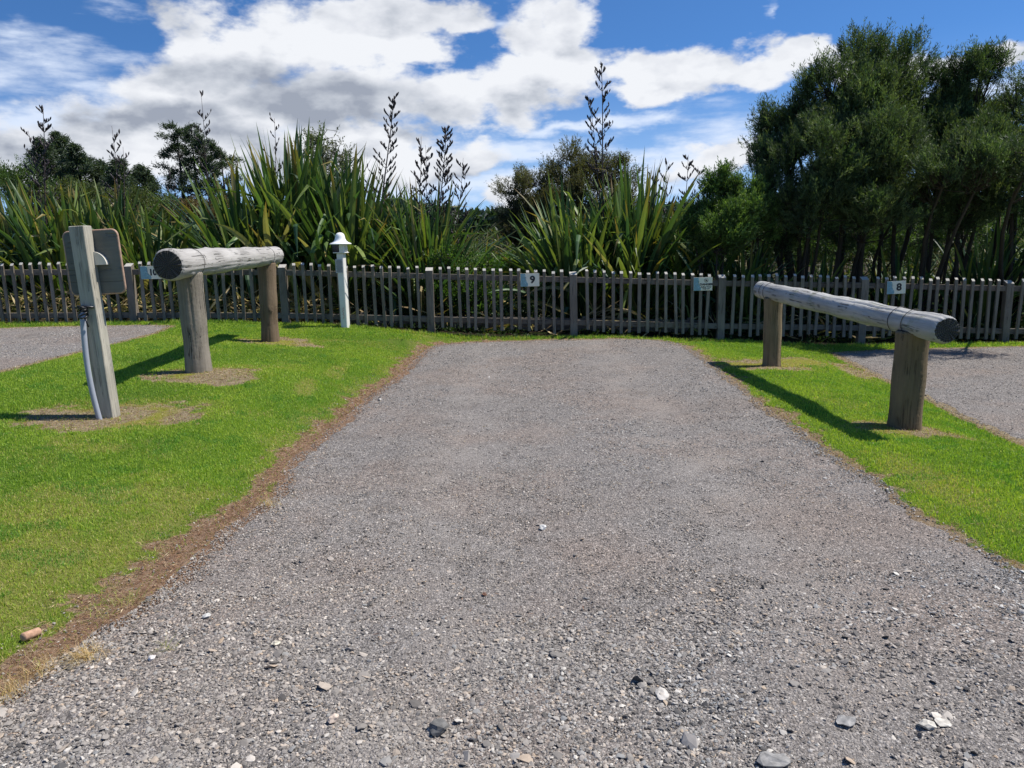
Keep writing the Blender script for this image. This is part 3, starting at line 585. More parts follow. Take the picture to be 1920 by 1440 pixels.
# ------------------------------------------------------------------ sign post at left
sx0, sy0 = -3.27, 6.1; sz = hz(sx0, sy0)
sp = empty('sign_post', (sx0, sy0, sz), 'square grey timber post with the back of a rounded board, grey pipe at its foot', 'sign post'); sp.rotation_euler = (0, rad(-2.0), rad(-2))
mb = MB(); mb.box((0, 0, .685), (.118, .118, 1.67), bev=.005); po = mb.build('post', M['timber'], sp)
mb = MB(); ww, hh, rc = .43, .49, .045; poly = []
for (cx, cz, a0) in ((ww/2-rc, hh/2-rc, 0), (-ww/2+rc, hh/2-rc, 90), (-ww/2+rc, -hh/2+rc, 180), (ww/2-rc, -hh/2+rc, 270)):
    for k in range(7): a = rad(a0+k*15); poly.append((cx+rc*math.cos(a), cz+rc*math.sin(a)))
mb.prism(poly, 0, .018); bd = mb.build('sign_board', M['plywood'], sp); bd.location = (.030, .062, 1.235)
mb = MB(); n_ = len(poly); pts = [(p[0]*1.004, .009, p[1]*1.004) for p in poly]+[(poly[0][0]*1.004, .009, poly[0][1]*1.004)]
mb.tube(pts, .0105, 6, cap=False); e = mb.build('edge_trim', M['edge'], bd, smooth=True)
mb = MB(); arc = [(.105*math.cos(a), .105*math.sin(a)) for a in np.linspace(0, math.pi/2, 12)]+[(0, 0)]
mb.prism(arc, -.035, -.001); br = mb.build('bracket', M['bracket'], sp); br.location = (.045, .060, 1.215)
mb = MB(); cpts = []
for t in np.linspace(0, 1, 14):
    cpts.append((-.035+.022*t**1.0-.028*math.sin(t*math.pi), -.088-.022*math.sin(t*math.pi*.9), .86-t*1.0))
mb.tube(cpts, .0215, 14); mb.build('conduit', M['pvc'], sp, smooth=True)
mb = MB()
for k in range(5):
    a = np.linspace(0, 6.28, 16); zz = .83+.017*k
    mb.tube([(-.032+.031*math.cos(t)+.003*random.random(), -.086+.03*math.sin(t), zz+.014*math.sin(t*1+k)) for t in a], .0065, 5)
mb.tube([(-.03, -.10, .88), (-.055, -.115, .91), (-.07, -.09, .90)], .007, 5); mb.tube([(-.01, -.10, .82), (.004, -.118, .78), (.002, -.105, .745)], .007, 5)
mb.tube([(-.10, -.07, .895), (-.03, -.076, .905), (.05, -.074, .892)], .009, 6)
mb.build('cable_tie', M['black'], sp, smooth=True)

# ------------------------------------------------------------------ picket fence
FY = 12.0
POST = [(x, None) for x in (-8.25, -5.86, -3.50, -1.245, .99, 3.285, 5.50, 7.76, 10.0)]
TOPX = np.array([-10, -8.25, -5.82, -3.49, -1.23, .99, 3.28, 5.49, 7.74, 10.2]); TOPZ = np.array([1.34, 1.335, 1.29, 1.23, 1.12, 1.02, .91, .83, .73, .66])
topz = lambda x: float(np.interp(x, TOPX, TOPZ))
M['sunlit_top'] = simple('sunlit_cut_top', (.42, .395, .35), .8, .2, 40)
def lighten_tops(o):      # paler colour paints in the sunlight caught by the sloping saw-cut tops
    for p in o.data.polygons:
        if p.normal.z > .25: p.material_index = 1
fb = empty('picket_fence', (0, FY, 0), 'long grey timber picket fence across the back of the bays', 'fence')
for i, (x, _) in enumerate(POST):
    zt = topz(x)-.01+random.uniform(-.005, .01); zb = hz(x, FY)-.15; mb = MB(); mb.stake(.112, .10, zt-zb, .045, rot=rotm((0, random.gauss(0, .006), 0)))
    lighten_tops(mb.build('post', [M['fence'], M['sunlit_top']], fb, loc=(x, .0, zb)))
for i in range(len(POST)-1):
    xa, xb = POST[i][0], POST[i+1][0]
    for off, nm in ((-.135, 'top_rail'), (-.80, 'bottom_rail')):
        za = topz(xa)+off; zb = topz(xb)+off; an = math.atan2(zb-za, xb-xa); mb = MB()
        mb.box((0, 0, 0), (math.hypot(xb-xa, zb-za)-.1, .035, .085), rot=rotm((0, -an, 0)), bev=.004)
        mb.build(nm, M['fence_rail'], fb, loc=((xa+xb)/2, -.012, (za+zb)/2))
pk = []
for i in range(len(POST)-1):
    xa, xb = POST[i][0]+.056, POST[i+1][0]-.056; n_ = 15; gap = (xb-xa)/(n_+1)
    for k in range(n_): pk.append(xa+gap*(k+1))
vis = sorted(pk, key=lambda x: abs(x-.4))[:100]; mbx = MB()
for j, x in enumerate(pk):
    x += random.gauss(0, .006); zt = topz(x)+.012+random.gauss(0, .009); ln = .94+random.gauss(0, .012); rot = rotm((random.gauss(0, .008), random.gauss(0, .016), random.gauss(0, .14)))
    w, d = .047+random.gauss(0, .002), .032
    if any(abs(x-v) < .05 for v in vis):
        mb = MB(); mb.stake(w, d, 0, .034+random.gauss(0, .004), rot, z0=-ln); lighten_tops(mb.build('picket', [M['fence'], M['sunlit_top']], fb, loc=(x, -.049, zt)))
    else: mbx.stake(w, d, 0, .034, rot, z0=-ln, c=(x, -.049, zt))
o = mbx.build('picket', [M['fence'], M['sunlit_top']], fb); o['kind'] = 'stuff'; lighten_tops(o)

# ------------------------------------------------------------------ little signs on the fence
def text_mesh(txt, size, bold=.0):
    c = bpy.data.curves.new('lettering', 'FONT'); c.body = txt; c.size = size; c.align_x = 'CENTER'; c.align_y = 'CENTER'; c.offset = bold; c.extrude = .0006; c.resolution_u = 6
    o = bpy.data.objects.new('lettering', c); COL.objects.link(o); bpy.context.view_layer.update()
    me = bpy.data.meshes.new_from_object(o.evaluated_get(bpy.context.evaluated_depsgraph_get())); bpy.data.objects.remove(o); return me
def add_text(parent, txt, size, x, z, y, bold=.0, sx=1., m=None):
    me = text_mesh(txt, size, bold); me.materials.clear(); me.materials.append(m or M['ink']); o = bpy.data.objects.new('lettering', me); COL.objects.link(o)
    o.parent = parent; o.location = (x, y, z); o.rotation_euler = (rad(90), 0, 0); o.scale = (sx, 1, 1); return o
def fsign(px, py, wpx, hpx, lines, label, rotd=0.):
    c = atY(px, py, 11.90); k = 11.9/F*1.0; w, h = wpx*k, hpx*k
    s = empty('number_sign' if len(lines) == 1 else 'warning_sign', (c[0], 11.915, c[2]), label, 'sign', 'small cream and blue signs on the fence'); s.rotation_euler = (0, rad(rotd), 0)
    mb = MB(); mb.box((0, 0, 0), (w, .004, h), bev=.001); mb.build('panel', M['cream'], s)
    mb = MB(); poly = [(-w/2+.001, -h/2+.001)]
    for t in np.linspace(0, 1, 14): poly.append((-w/2+w*(.37-.17*t**1.3+.045*math.sin(t*9)), -h/2+.001+(h-.002)*t))
    poly.append((-w/2+.001, h/2-.001)); mb.prism(poly, -.0045, -.0024); mb.build('blue_panel', M['blue'], s)
    mb = MB()
    for r0, x0, z0, a0, a1 in ((.045, -w*.30, -h*.12, -1.2, 3.6), (.027, -w*.29, -h*.10, -2.4, 2.6), (.064, -w*.34, -h*.14, -1.0, 1.4), (.075, -w*.36, h*.05, .1, 1.3)):
        mb.tube([(x0+r0*math.cos(a)*(.7+.08*a), -.0052, z0+r0*math.sin(a)*(.7+.08*a)) for a in np.linspace(a0, a1, 18)], .0017, 4)
    mb.build('swirl_pattern', M['lblue'], s)
    for t, sz_, x, z, b, sx in lines: add_text(s, t, sz_, x*w, z*h, -.004, b, sx)
    return s, w, h
fsign(287, 511, 48, 24, [('10', .125, -.02, .0, .006, .95)], 'cream and blue sign reading 10, partly behind the thick log end')
fsign(993.5, 525, 35, 24, [('9', .15, .14, .0, .006, 1.05)], 'cream and blue sign reading 9 in the middle of the fence')
fsign(1681.5, 539, 35, 24, [('8', .15, .14, .0, .006, 1.05)], 'cream and blue sign reading 8 above the silvery log rail', -1.5)
s, w, h = fsign(1318.5, 532.5, 35, 24.5, [('DANGER', .043, .17, -.04, .0022, 1.15), ('Boiling Water', .028, .17, -.23, .001, 1.05), ('Keep out', .027, .17, -.37, .001, 1.05)], 'cream and blue warning sign reading DANGER with a round symbol')
mb = MB(); mb.tube([(w*.17+.029*math.cos(a), -.0045, h*.27+.029*math.sin(a)) for a in np.linspace(0, 6.2832, 28)], .0022, 5, cap=False)
mb.tube([(w*.17-.020, -.0045, h*.27+.018), (w*.17+.020, -.0045, h*.27-.018)], .0022, 5)
mb.box((w*.17+.002, -.004, h*.27-.010), (.026, .002, .008)); mb.box((w*.17-.004, -.004, h*.27+.002), (.008, .002, .018), rot=rotm((0, .4, 0))); mb.box((w*.17+.008, -.004, h*.27+.004), (.007, .002, .014), rot=rotm((0, -.5, 0)))
mb.build('warning_symbol', M['ink'], s)

# ------------------------------------------------------------------ lamp bollard
bx, by = float(atY(648, 612, 11.72)[0]), 11.72; bz = hz(bx, by)
lb = empty('power_bollard', (bx, by, bz), 'slim white lamp bollard with bell shaped cap in front of the fence', 'bollard'); lb.rotation_euler = (0, 0, rad(-14))
mb = MB(); mb.box((0, 0, .52), (.105, .105, 1.2), bev=.008); mb.build('post', M['white'], lb)
mb = MB(); mb.box((.042, 0, 1.185), (.080, .135, .125), bev=.006); mb.box((0, 0, 1.128), (.195, .145, .014), bev=.003); mb.build('housing', M['white'], lb)
mb = MB(); mb.box((-.052, -.004, 1.190), (.104, .136, .110), bev=.004); mb.build('socket_recess', M['navy'], lb)
mb = MB(); prof = [(.0, 1.425), (.028, 1.422), (.05, 1.41), (.066, 1.388), (.072, 1.36), (.078, 1.33), (.092, 1.302), (.118, 1.281), (.150, 1.268), (.163, 1.262), (.165, 1.254), (.158, 1.248), (.10, 1.250), (0, 1.250)]
mb.lathe(prof, n=36); mb.build('cap', M['white_shade'], lb, smooth=True)
mb = MB(); mb.box((-.012, -.060, .93), (.125, .006, .205), bev=.002); pl = mb.build('notice_plate', M['label'], lb)
mb = MB()
for k in range(11): mb.box((-.012+random.uniform(-.006, .006), -.0636, 1.01-k*.016), (.095 if k % 4 else .07, .001, .005))
mb.build('printed_lines', M['ink'], pl)
mb = MB()
for k in range(5): mb.tube([(-.02+.03*random.random(), -.0535, .31-k*.035), (.018*random.random(), -.0535, .30-k*.035), (-.015+.03*random.random(), -.0535, .282-k*.035)], .003, 4)
mb.build('red_marking', M['red'], lb)

# ------------------------------------------------------------------ edging board behind the fence
eb = empty('timber_edging', (.2, 12.42, hz(.2, 12.42)), 'low weathered edging board lying behind the middle of the fence', 'edging board')
mb = MB(); rot = rotm((0, rad(2.2), 0)); mb.box((0, 0, .16), (5.9, .045, .20), rot=rot, bev=.005); mb.build('board', M['fence_rail'], eb)
for x in (-2.6, -.8, 1., 2.7): mb = MB(); mb.box((x, .05, .12-x*.038), (.06, .05, .34), bev=.004); mb.build('stake', M['fence'], eb)

# ------------------------------------------------------------------ cork + single stones
c = atZ(57, 1183, .045); cz = hz(c[0], c[1]); ck = MB()
ck.lathe([(0, -.037), (.0150, -.037), (.0172, -.034), (.0172, .034), (.0150, .037), (0, .037)], n=20)
o = ck.build('wooden_plug', M['cork'], None, smooth=True); o.location = (c[0], c[1], cz+.020); o.rotation_euler = (rad(80), 0, rad(-16))
tag(o, 'small brown cork-like plug lying on the grass at bottom left', 'plug')
ROCKS = [(1018, 989, .032, .6, (.56, .54, .50), 'round white stone standing alone in the middle of the gravel'),
         (518, 1210, .024, .7, (.54, .49, .38), 'rounded cream pebble near the brown verge of the gravel'),
         (820, 1372, .052, .5, (.13, .125, .115), 'dark rough lump of rock in the near gravel at bottom centre'),
         (625, 1356, .034, .6, (.52, .42, .34), 'pinkish blocky stone left of the dark rough lump'),
         (1738, 1355, .046, .3, (.46, .43, .37), 'flat pale slab, left of two pale slabs at bottom right'),
         (1768, 1350, .036, .3, (.48, .445, .385), 'flat pale slab, right of two pale slabs at bottom right'),
         (1450, 1425, .075, .35, (.25, .24, .225), 'largest flat grey rock, at the bottom edge of the photo'),
         (1240, 1300, .044, .3, (.50, .46, .41), 'long flat buff stone right of centre near the bottom'),
         (1430, 1102, .016, .8, (.02, .02, .02), 'small black cinder on the gravel right of centre'),
         (388, 1157, .026, .5, (.50, .48, .44), 'white flat chip beside the brown verge'),
         (908, 1110, .020, .5, (.16, .08, .05), 'small reddish brown leaf scrap on the gravel, below and left of the white stone'),  # a scrap of leaf, modelled with the stone chip mesh
         (1585, 1348, .048, .35, (.26, .25, .235), 'long slate grey stone left of the pale slabs'),
         (845, 693, .030, .5, (.5, .48, .45), None), (712, 750, .030, .6, (.5, .46, .42), 'pale stone on the brown verge beside the far lawn edge'),
         (285, 1238, .026, .6, (.62, .58, .54), 'pale chip among the grit left of the cream pebble')]
for i, (px, py, s_, fl, colr, lab) in enumerate(ROCKS):
    if not lab: continue
    p = atZ(px, py, .01); V, Fc = rock_verts(400+i, 2, fl, .45); rr = np.random.default_rng(i)
    V = V*s_*1.5; V[:, 2] += (fbm(V[:, 0]*90+i, V[:, 1]*90, 1, 3)-.5)*s_*.18
    mt = simple('rock_%d' % i, colr, .85, .35, 55); o = nmesh('stone', V, Fc, mt); zb = V[:, 2].min()
    o.location = (p[0], p[1], hz(p[0], p[1])+.006-zb*.72); o.rotation_euler = (rr.normal(0, .12), rr.normal(0, .12), rr.random()*6)
    tag(o, lab, 'stone', 'larger stones lying on the gravel')
# dry grass tufts on the verge
def tuft(px, py, n, L, cols, label, flat=1.32):
    L = L*1.3
    p = atZ(px, py, .01); rng = np.random.default_rng(int(px)); V = []; Fq = []; C = []
    a = rng.random(n)*6.28; th = np.abs(rng.normal(flat, .35, n)); th = np.clip(th, .1, 1.5); ln = L*rng.uniform(.4, 1.2, n); pal = colmix(n, cols, rng)
    for i in range(n):
        d = np.array([math.cos(a[i]), math.sin(a[i])]); s_ = np.array([-d[1], d[0], 0])*.0009; q = np.array([rng.normal(0, .030), rng.normal(0, .026), .0]); k0 = len(V)
        for k in range(5):
            t = k/4; ang = th[i]*(.75+.45*t); V += [q-s_*(1-t*.8), q+s_*(1-t*.8)]; q = q+np.array([d[0]*math.sin(ang), d[1]*math.sin(ang), max(math.cos(ang), -.1)])*ln[i]/4
            q[2] = max(q[2], .002)
        for k in range(4): Fq.append((k0+2*k, k0+2*k+1, k0+2*k+3, k0+2*k+2))
        C += [pal[i]]*10
    o = nmesh('grass_tuft', V, np.array(Fq), M['grass'], col=np.array(C)); o.location = (p[0], p[1], hz(p[0], p[1])+.002); tag(o, label, 'grass tuft', 'loose grass tufts on the brown verge')
DRYC = [(.55, .40, .20), (.48, .32, .16), (.60, .48, .28)]; GRC = [(.25, .32, .06), (.35, .36, .10), (.5, .42, .2)]
tuft(160, 1232, 170, .085, DRYC, 'biggest flattened straw coloured tuft, near bottom left')
tuft(75, 1255, 120, .07, DRYC, 'straw tuft with pale stems left of the biggest straw tuft')
tuft(240, 1125, 70, .06, GRC, 'sprawling green and yellow tuft on the brown verge')
tuft(195, 1150, 34, .05, GRC, 'small upright green tuft above the biggest straw tuft')
tuft(318, 1213, 26, .05, GRC, 'tiny green weed sprouting from the grit')
tuft(505, 945, 60, .06, DRYC, 'pale dry tuft at a kink of the lawn edge', 1.1)
tuft(20, 1300, 110, .08, DRYC, 'straw tuft at the left edge of the photo', 1.0)
# dry needles and grass clippings on the bare earth
def debris():
    rng = np.random.default_rng(91); n = 900000; x = rng.uniform(-5.4, 4.8, n); y = rng.uniform(2.0, 11.8, n); k = np.abs(x) < y*.74+.6; x, y = x[k], y[k]; m_ = masks(x, y)
    p = (m_['soil'] > .3)*np.where(m_['bare'] > .3, .22, .55)*(1-.8*m_['moss'])*(m_['bed'] < .4)*(m_['dl'] > .0)*(m_['dr'] > .0); p = np.where(m_['dm'] < .0, .20*(x < 0)*(1-sst(-m_['dm'], .0, .30)), p); p = np.where((m_['dm'] < -.25), .0022*(1+6*(fbm(x, y, 1.7, 2) > .66)), p); p = p*np.clip(1.4-y*.11, .3, 1)
    k = rng.random(len(x)) < p; x, y = x[k], y[k]; vg = m_['verge'][k]; n = len(x); a = rng.random(n)*6.28; ti = np.abs(rng.normal(0, .22, n)); L = rng.uniform(.008, .038, n)
    P = np.stack([x, y, H0(x, y)+.003+rng.random(n)*.008], 1); D = np.stack([np.cos(a)*np.cos(ti), np.sin(a)*np.cos(ti), np.sin(ti)], 1)
    c = colmix(n, [(.44, .33, .19), (.34, .23, .13), (.22, .13, .08), (.54, .44, .28), (.13, .085, .055)], rng, .2); rd = (vg > .5) & (rng.random(n) < .75); c[rd] = colmix(rd.sum(), [(.24, .12, .07), (.17, .085, .05), (.34, .20, .12)], rng)
    V, Q, C = kites(P, D, L, (.0014+.0003*y)*rng.uniform(.7, 1.5, n), c, rng=rng); print('debris', n)
    tag(nmesh('dry_clippings', V, Q, M['litter'], col=C), 'brown dry clippings and needles strewn on the bare verge earth', 'clippings', kind='stuff')
debris()
# ------------------------------------------------------------------ flax
GREENS = [(.07, .125, .036), (.095, .155, .040), (.05, .10, .036), (.17, .22, .060), (.036, .078, .038), (.13, .17, .045)]
def flax_leaves(n, L, spread, Wd, rng, seg=11, droop=.8, brk=.12, yellow=.12, rbase=.25):
    """strap leaves: V-folded ribbons that rise, arch and sometimes snap over"""
    az = rng.random(n)*2*math.pi; th0 = np.abs(rng.normal(0, spread, n)); ln = L*rng.uniform(.62, 1.06, n)*(1-.22*np.clip(th0, 0, 1))
    kap = np.abs(rng.normal(droop*.55, droop*.45, n))*(.35+th0); sb = np.where(rng.random(n) < brk, rng.uniform(.45, .85, n), 9.); bk = rng.uniform(1.0, 2.1, n)
    W = Wd*rng.uniform(.7, 1.2, n); tw = rng.normal(0, .9, n); faz = rng.normal(0, .35, n)
    rb = rbase*np.sqrt(rng.random(n)); ba = az+rng.normal(0, .9, n); pos = np.stack([rb*np.cos(ba), rb*np.sin(ba), np.zeros(n)-.05], 1)
    V = np.zeros((n, seg+1, 3, 3)); t_ = np.linspace(0, 1, seg+1)
    for k, t in enumerate(t_):
        th = th0+kap*t**1.8+np.where(t > sb, bk*np.minimum(1, (t-sb)*7), 0); th = np.minimum(th, 2.9); a = az+faz*t
        d = np.stack([np.cos(a)*np.sin(th), np.sin(a)*np.sin(th), np.cos(th)], 1)
        side = np.stack([-np.sin(a), np.cos(a), 0*a], 1); nr = np.cross(d, side); phi = tw*(1-.4*t)
        s2 = side*np.cos(phi)[:, None]+nr*np.sin(phi)[:, None]; n2 = np.cross(d, s2)
        w = W*(.55+.45*min(1, t*2.5))*(1-max(0, (t-.55)/.45)**2.2)+.0015
        f = .30-.2*t
        V[:, k, 0] = pos-s2*(w/2)[:, None]; V[:, k, 1] = pos+n2*(w*f)[:, None]*.8; V[:, k, 2] = pos+s2*(w/2)[:, None]
        pos = pos+d*(ln/seg)[:, None]
    base = (np.arange(n)*(seg+1)*3)[:, None, None]; k = np.arange(seg)[None, :, None]*3; q = []
    for j in (0, 1): q.append(np.stack([base[:, :, 0]+k[:, :, 0]+j, base[:, :, 0]+k[:, :, 0]+j+1, base[:, :, 0]+k[:, :, 0]+j+4, base[:, :, 0]+k[:, :, 0]+j+3], -1).reshape(-1, 4))
    c = colmix(n, GREENS, rng, .22); yl = rng.random(n) < yellow*.5; c[yl] = colmix(yl.sum(), [(.17, .19, .035), (.13, .17, .03), (.24, .19, .05), (.30, .26, .12)], rng)
    dull = th0 > spread*1.9; dd = dull & (rng.random(n) < .22); c[dd] = colmix(dd.sum(), [(.36, .28, .15), (.30, .22, .12), (.24, .22, .10)], rng)
    Cc = np.repeat(c, (seg+1)*3, axis=0).reshape(n, seg+1, 3, 3); tipc = np.array([.28, .17, .05])
    tipm = (rng.random(n) < .2)[:, None, None, None]*np.array([0.]*(seg-1)+[.5, .9])[None, :, None, None]; Cc = Cc*(1-tipm)+tipc*tipm
    return V.reshape(-1, 3), np.concatenate(q), Cc.reshape(-1, 3)
def pods(mb, base, d, n, L, rng, s=1.):
    """a short branchlet carrying upright seed pods"""
    d = d/np.linalg.norm(d); pts = [base+d*L*t+np.array([0, 0, .25*L*t*t]) for t in np.linspace(0, 1, 4)]; return pts
def stalk(parent, base, top, rng, dens=1., branches=True, thick=.013, bendx=.0, side=None):
    base = np.array(base, float); top = np.array(top, float); o0 = np.array(parent.location); L = np.linalg.norm(top-base)
    mb = MB(); pm = MB(); off = np.cross((top-base)/L, [0, 1, 0]); N_ = 14
    P_ = lambda t: base+(top-base)*t+off*bendx*math.sin(t*math.pi)+np.array([.012*math.sin(t*9), .0, 0])
    pts = [P_(t) for t in np.linspace(0, 1, N_)]
    mb.tube([p-o0 for p in pts], [thick*(1.25-1.0*t) for t in np.linspace(0, 1, N_)], 6)
    def pod(p, dr, ln):
        dr = dr/np.linalg.norm(dr); mid = p+dr*ln*.5; pm.tube([p-o0, p+dr*ln*.22-o0, mid-o0, p+dr*ln*.82-o0, p+dr*ln-o0], [.004, .011*ln/.075, .014*ln/.075, .009*ln/.075, .002], 5)
    f0 = max(.35, 1-1.9/L); nb = int(max(6, (1-f0)*L/.074*dens)) if branches else 0
    for i in range(nb):
        if rng.random() < .12: continue
        t = f0+(1-f0)*min(.99, max(0, (i+.5+rng.normal(0, .45))/nb))*.97; sd = 1 if i % 2 else -1; a = (0 if sd > 0 else math.pi)+rng.normal(0, .8)
        d = np.array([math.cos(a)*.8, math.sin(a)*.8, rng.uniform(.25, .85)]); lb_ = (.32-.22*(t-f0)/(1-f0))*rng.uniform(.65, 1.15); q0 = P_(t)
        bp = [q0+d*lb_*u+np.array([0, 0, .22*lb_*u*u]) for u in (0, .35, .7, 1)]
        mb.tube([q-o0 for q in bp], [.0055, .005, .004, .003], 5)
        for u in np.linspace(.25, 1, max(2, int(rng.integers(4, 8)*min(1.3, dens)))):
            q = q0+d*lb_*u+np.array([0, 0, .22*lb_*u*u]); pod(q, np.array([d[0]*.4+rng.normal(0, .35), rng.normal(0, .3), 1.]), rng.uniform(.05, .088))
    s_ = mb.build('flower_stalk', M['stalk'], parent, smooth=True)
    if pm.n: pm.build('seed_pods', M['pod'], s_, smooth=True)
    return s_
def flax(px, Y, topy, n, label, spread=.36, wd=.062, seed=0, droop=.8, stalks=(), yellow=.10, rbase=.28, brk=.2, x=None):
    p = atY(px, 520, Y); x = p[0]; z = hz(x, Y); n = int(n*1.7); wd *= 1.16; rng = np.random.default_rng(1900+seed+int(px)); top = atY(px, topy, Y)[2]; L = (top-z)*1.10
    f = empty('flax_plant', (x, Y, z), label, 'flax', 'flax clumps behind the fence')
    V, Q, C = flax_leaves(n, L, spread*1.0, wd, rng, droop=droop*1.3, brk=brk, yellow=yellow, rbase=rbase)
    V[:, 2] = np.maximum(V[:, 2], .02)
    V[:, 1] = np.where(V[:, 1]+Y < 12.06, 12.06-Y+(V[:, 1]+Y-12.06)*np.where(V[:, 2]+z > topz(x)+.03, 1., 0.), V[:, 1])
    nmesh('leaves', V, Q, M['flax'], f, col=C, smooth=False)
    for st_ in stalks:
        tx, ty, bx_, dn, bend, th = (list(st_)+[1., 0., .013])[:6] if len(st_) < 6 else st_
        stalk(f, (atY(bx_, 480, Y)[0], Y+rng.normal(0, .12), z+.1), atY(tx, ty, Y), rng, dn, True, th, bend)
    return f
flax(-60, 13.3, 358, 100, 'flax clump cut by the left edge of the photo', seed=1, wd=.075, spread=.40, yellow=.22)
flax(40, 13.6, 352, 110, 'broad leaved flax at far left with a dark seed stalk', .38, .078, 2, stalks=[(80, 200, 76, 1.1, .02, .016), (52, 245, 70, .9, -.08, .010)], yellow=.2)
flax(125, 13.2, 352, 120, 'flax clump with upright leaves, second from the left', .30, .075, 3, yellow=.25)
flax(210, 13.6, 350, 130, 'flax clump behind the square timber post with two thin seed stalks', .32, .07, 4, stalks=[(209, 236, 222, .8, .0, .011), (230, 275, 243, .8, .02, .010)], yellow=.25)
flax(290, 13.3, 385, 110, 'lower flax clump just right of the timber post, leaves golden at the tips', .45, .06, 5, yellow=.35)
flax(345, 14.8, 400, 120, 'low yellowish flax in the gap left of the biggest clump', .55, .035, 6, yellow=.6, stalks=[(318, 320, 312, .6, 0, .007)])
flax(470, 13.5, 305, 110, 'left half of the biggest dark flax clump, leaves arching left', .50, .078, 7, stalks=[(376, 172, 402, .75, .03, .010), (514, 222, 540, .7, .06, .012)], droop=1.0)
flax(560, 13.6, 262, 190, 'tallest dark green flax clump behind the pale log', .30, .085, 8, yellow=.14)
flax(655, 13.4, 300, 170, 'right half of the biggest flax clump, above the white bollard', .42, .08, 9, stalks=[(738, 180, 690, 1.5, .0, .020)], brk=.2, yellow=.14)
flax(735, 13.8, 360, 90, 'small flax with bent yellow leaves beside the seed stalks', .42, .05, 10, brk=.3, yellow=.3)
flax(800, 13.3, 352, 210, 'narrow leaved flax fan left of the number 9 sign, with several seed stalks', .34, .045, 11, stalks=[(789, 256, 766, 1.1, -.03, .013), (836, 240, 806, 1.9, .0, .018), (797, 272, 790, .8, -.04, .009), (868, 296, 850, .9, .03, .010), (870, 320, 878, .3, .02, .006)], yellow=.22)
flax(885, 13.5, 445, 90, 'low pale flax drooping over the fence left of the number 9 sign', .75, .045, 12, droop=1.2, yellow=.3)
flax(1085, 13.5, 345, 180, 'left half of the big flax between the 9 and DANGER signs', .46, .07, 13, stalks=[(1127, 120, 1134, 1.15, .0, .020), (1104, 182, 1136, 1.0, -.05, .012)], yellow=.12)
flax(1190, 13.4, 318, 200, 'right half of the big flax between the 9 and DANGER signs', .36, .072, 14, yellow=.08, stalks=[(1222, 320, 1232, .5, 0, .007)])
flax(1290, 13.7, 385, 110, 'flax with two forked seed stalks behind the DANGER sign', .5, .06, 15, stalks=[(1290, 290, 1265, 1., -.03, .013), (1248, 298, 1262, .8, .02, .008), (1308, 312, 1338, .9, 0, .011)], droop=1.)
flax(1395, 13.4, 440, 110, 'dark flax under the bright green bush', .5, .055, 16)
flax(1530, 14.0, 455, 70, 'shaded flax at the foot of the tallest tree', .6, .045, 17)
flax(1690, 13.9, 455, 80, 'shaded drooping flax above the number 8 sign', .7, .045, 18, droop=1.1)
flax(1850, 13.5, 405, 120, 'large shaded flax with pale arching leaves at far right', .62, .05, 19, droop=1.2, stalks=[])
flax(1990, 13.6, 420, 90, 'shaded flax cut by the right edge of the photo', .6, .05, 20, droop=1.2)

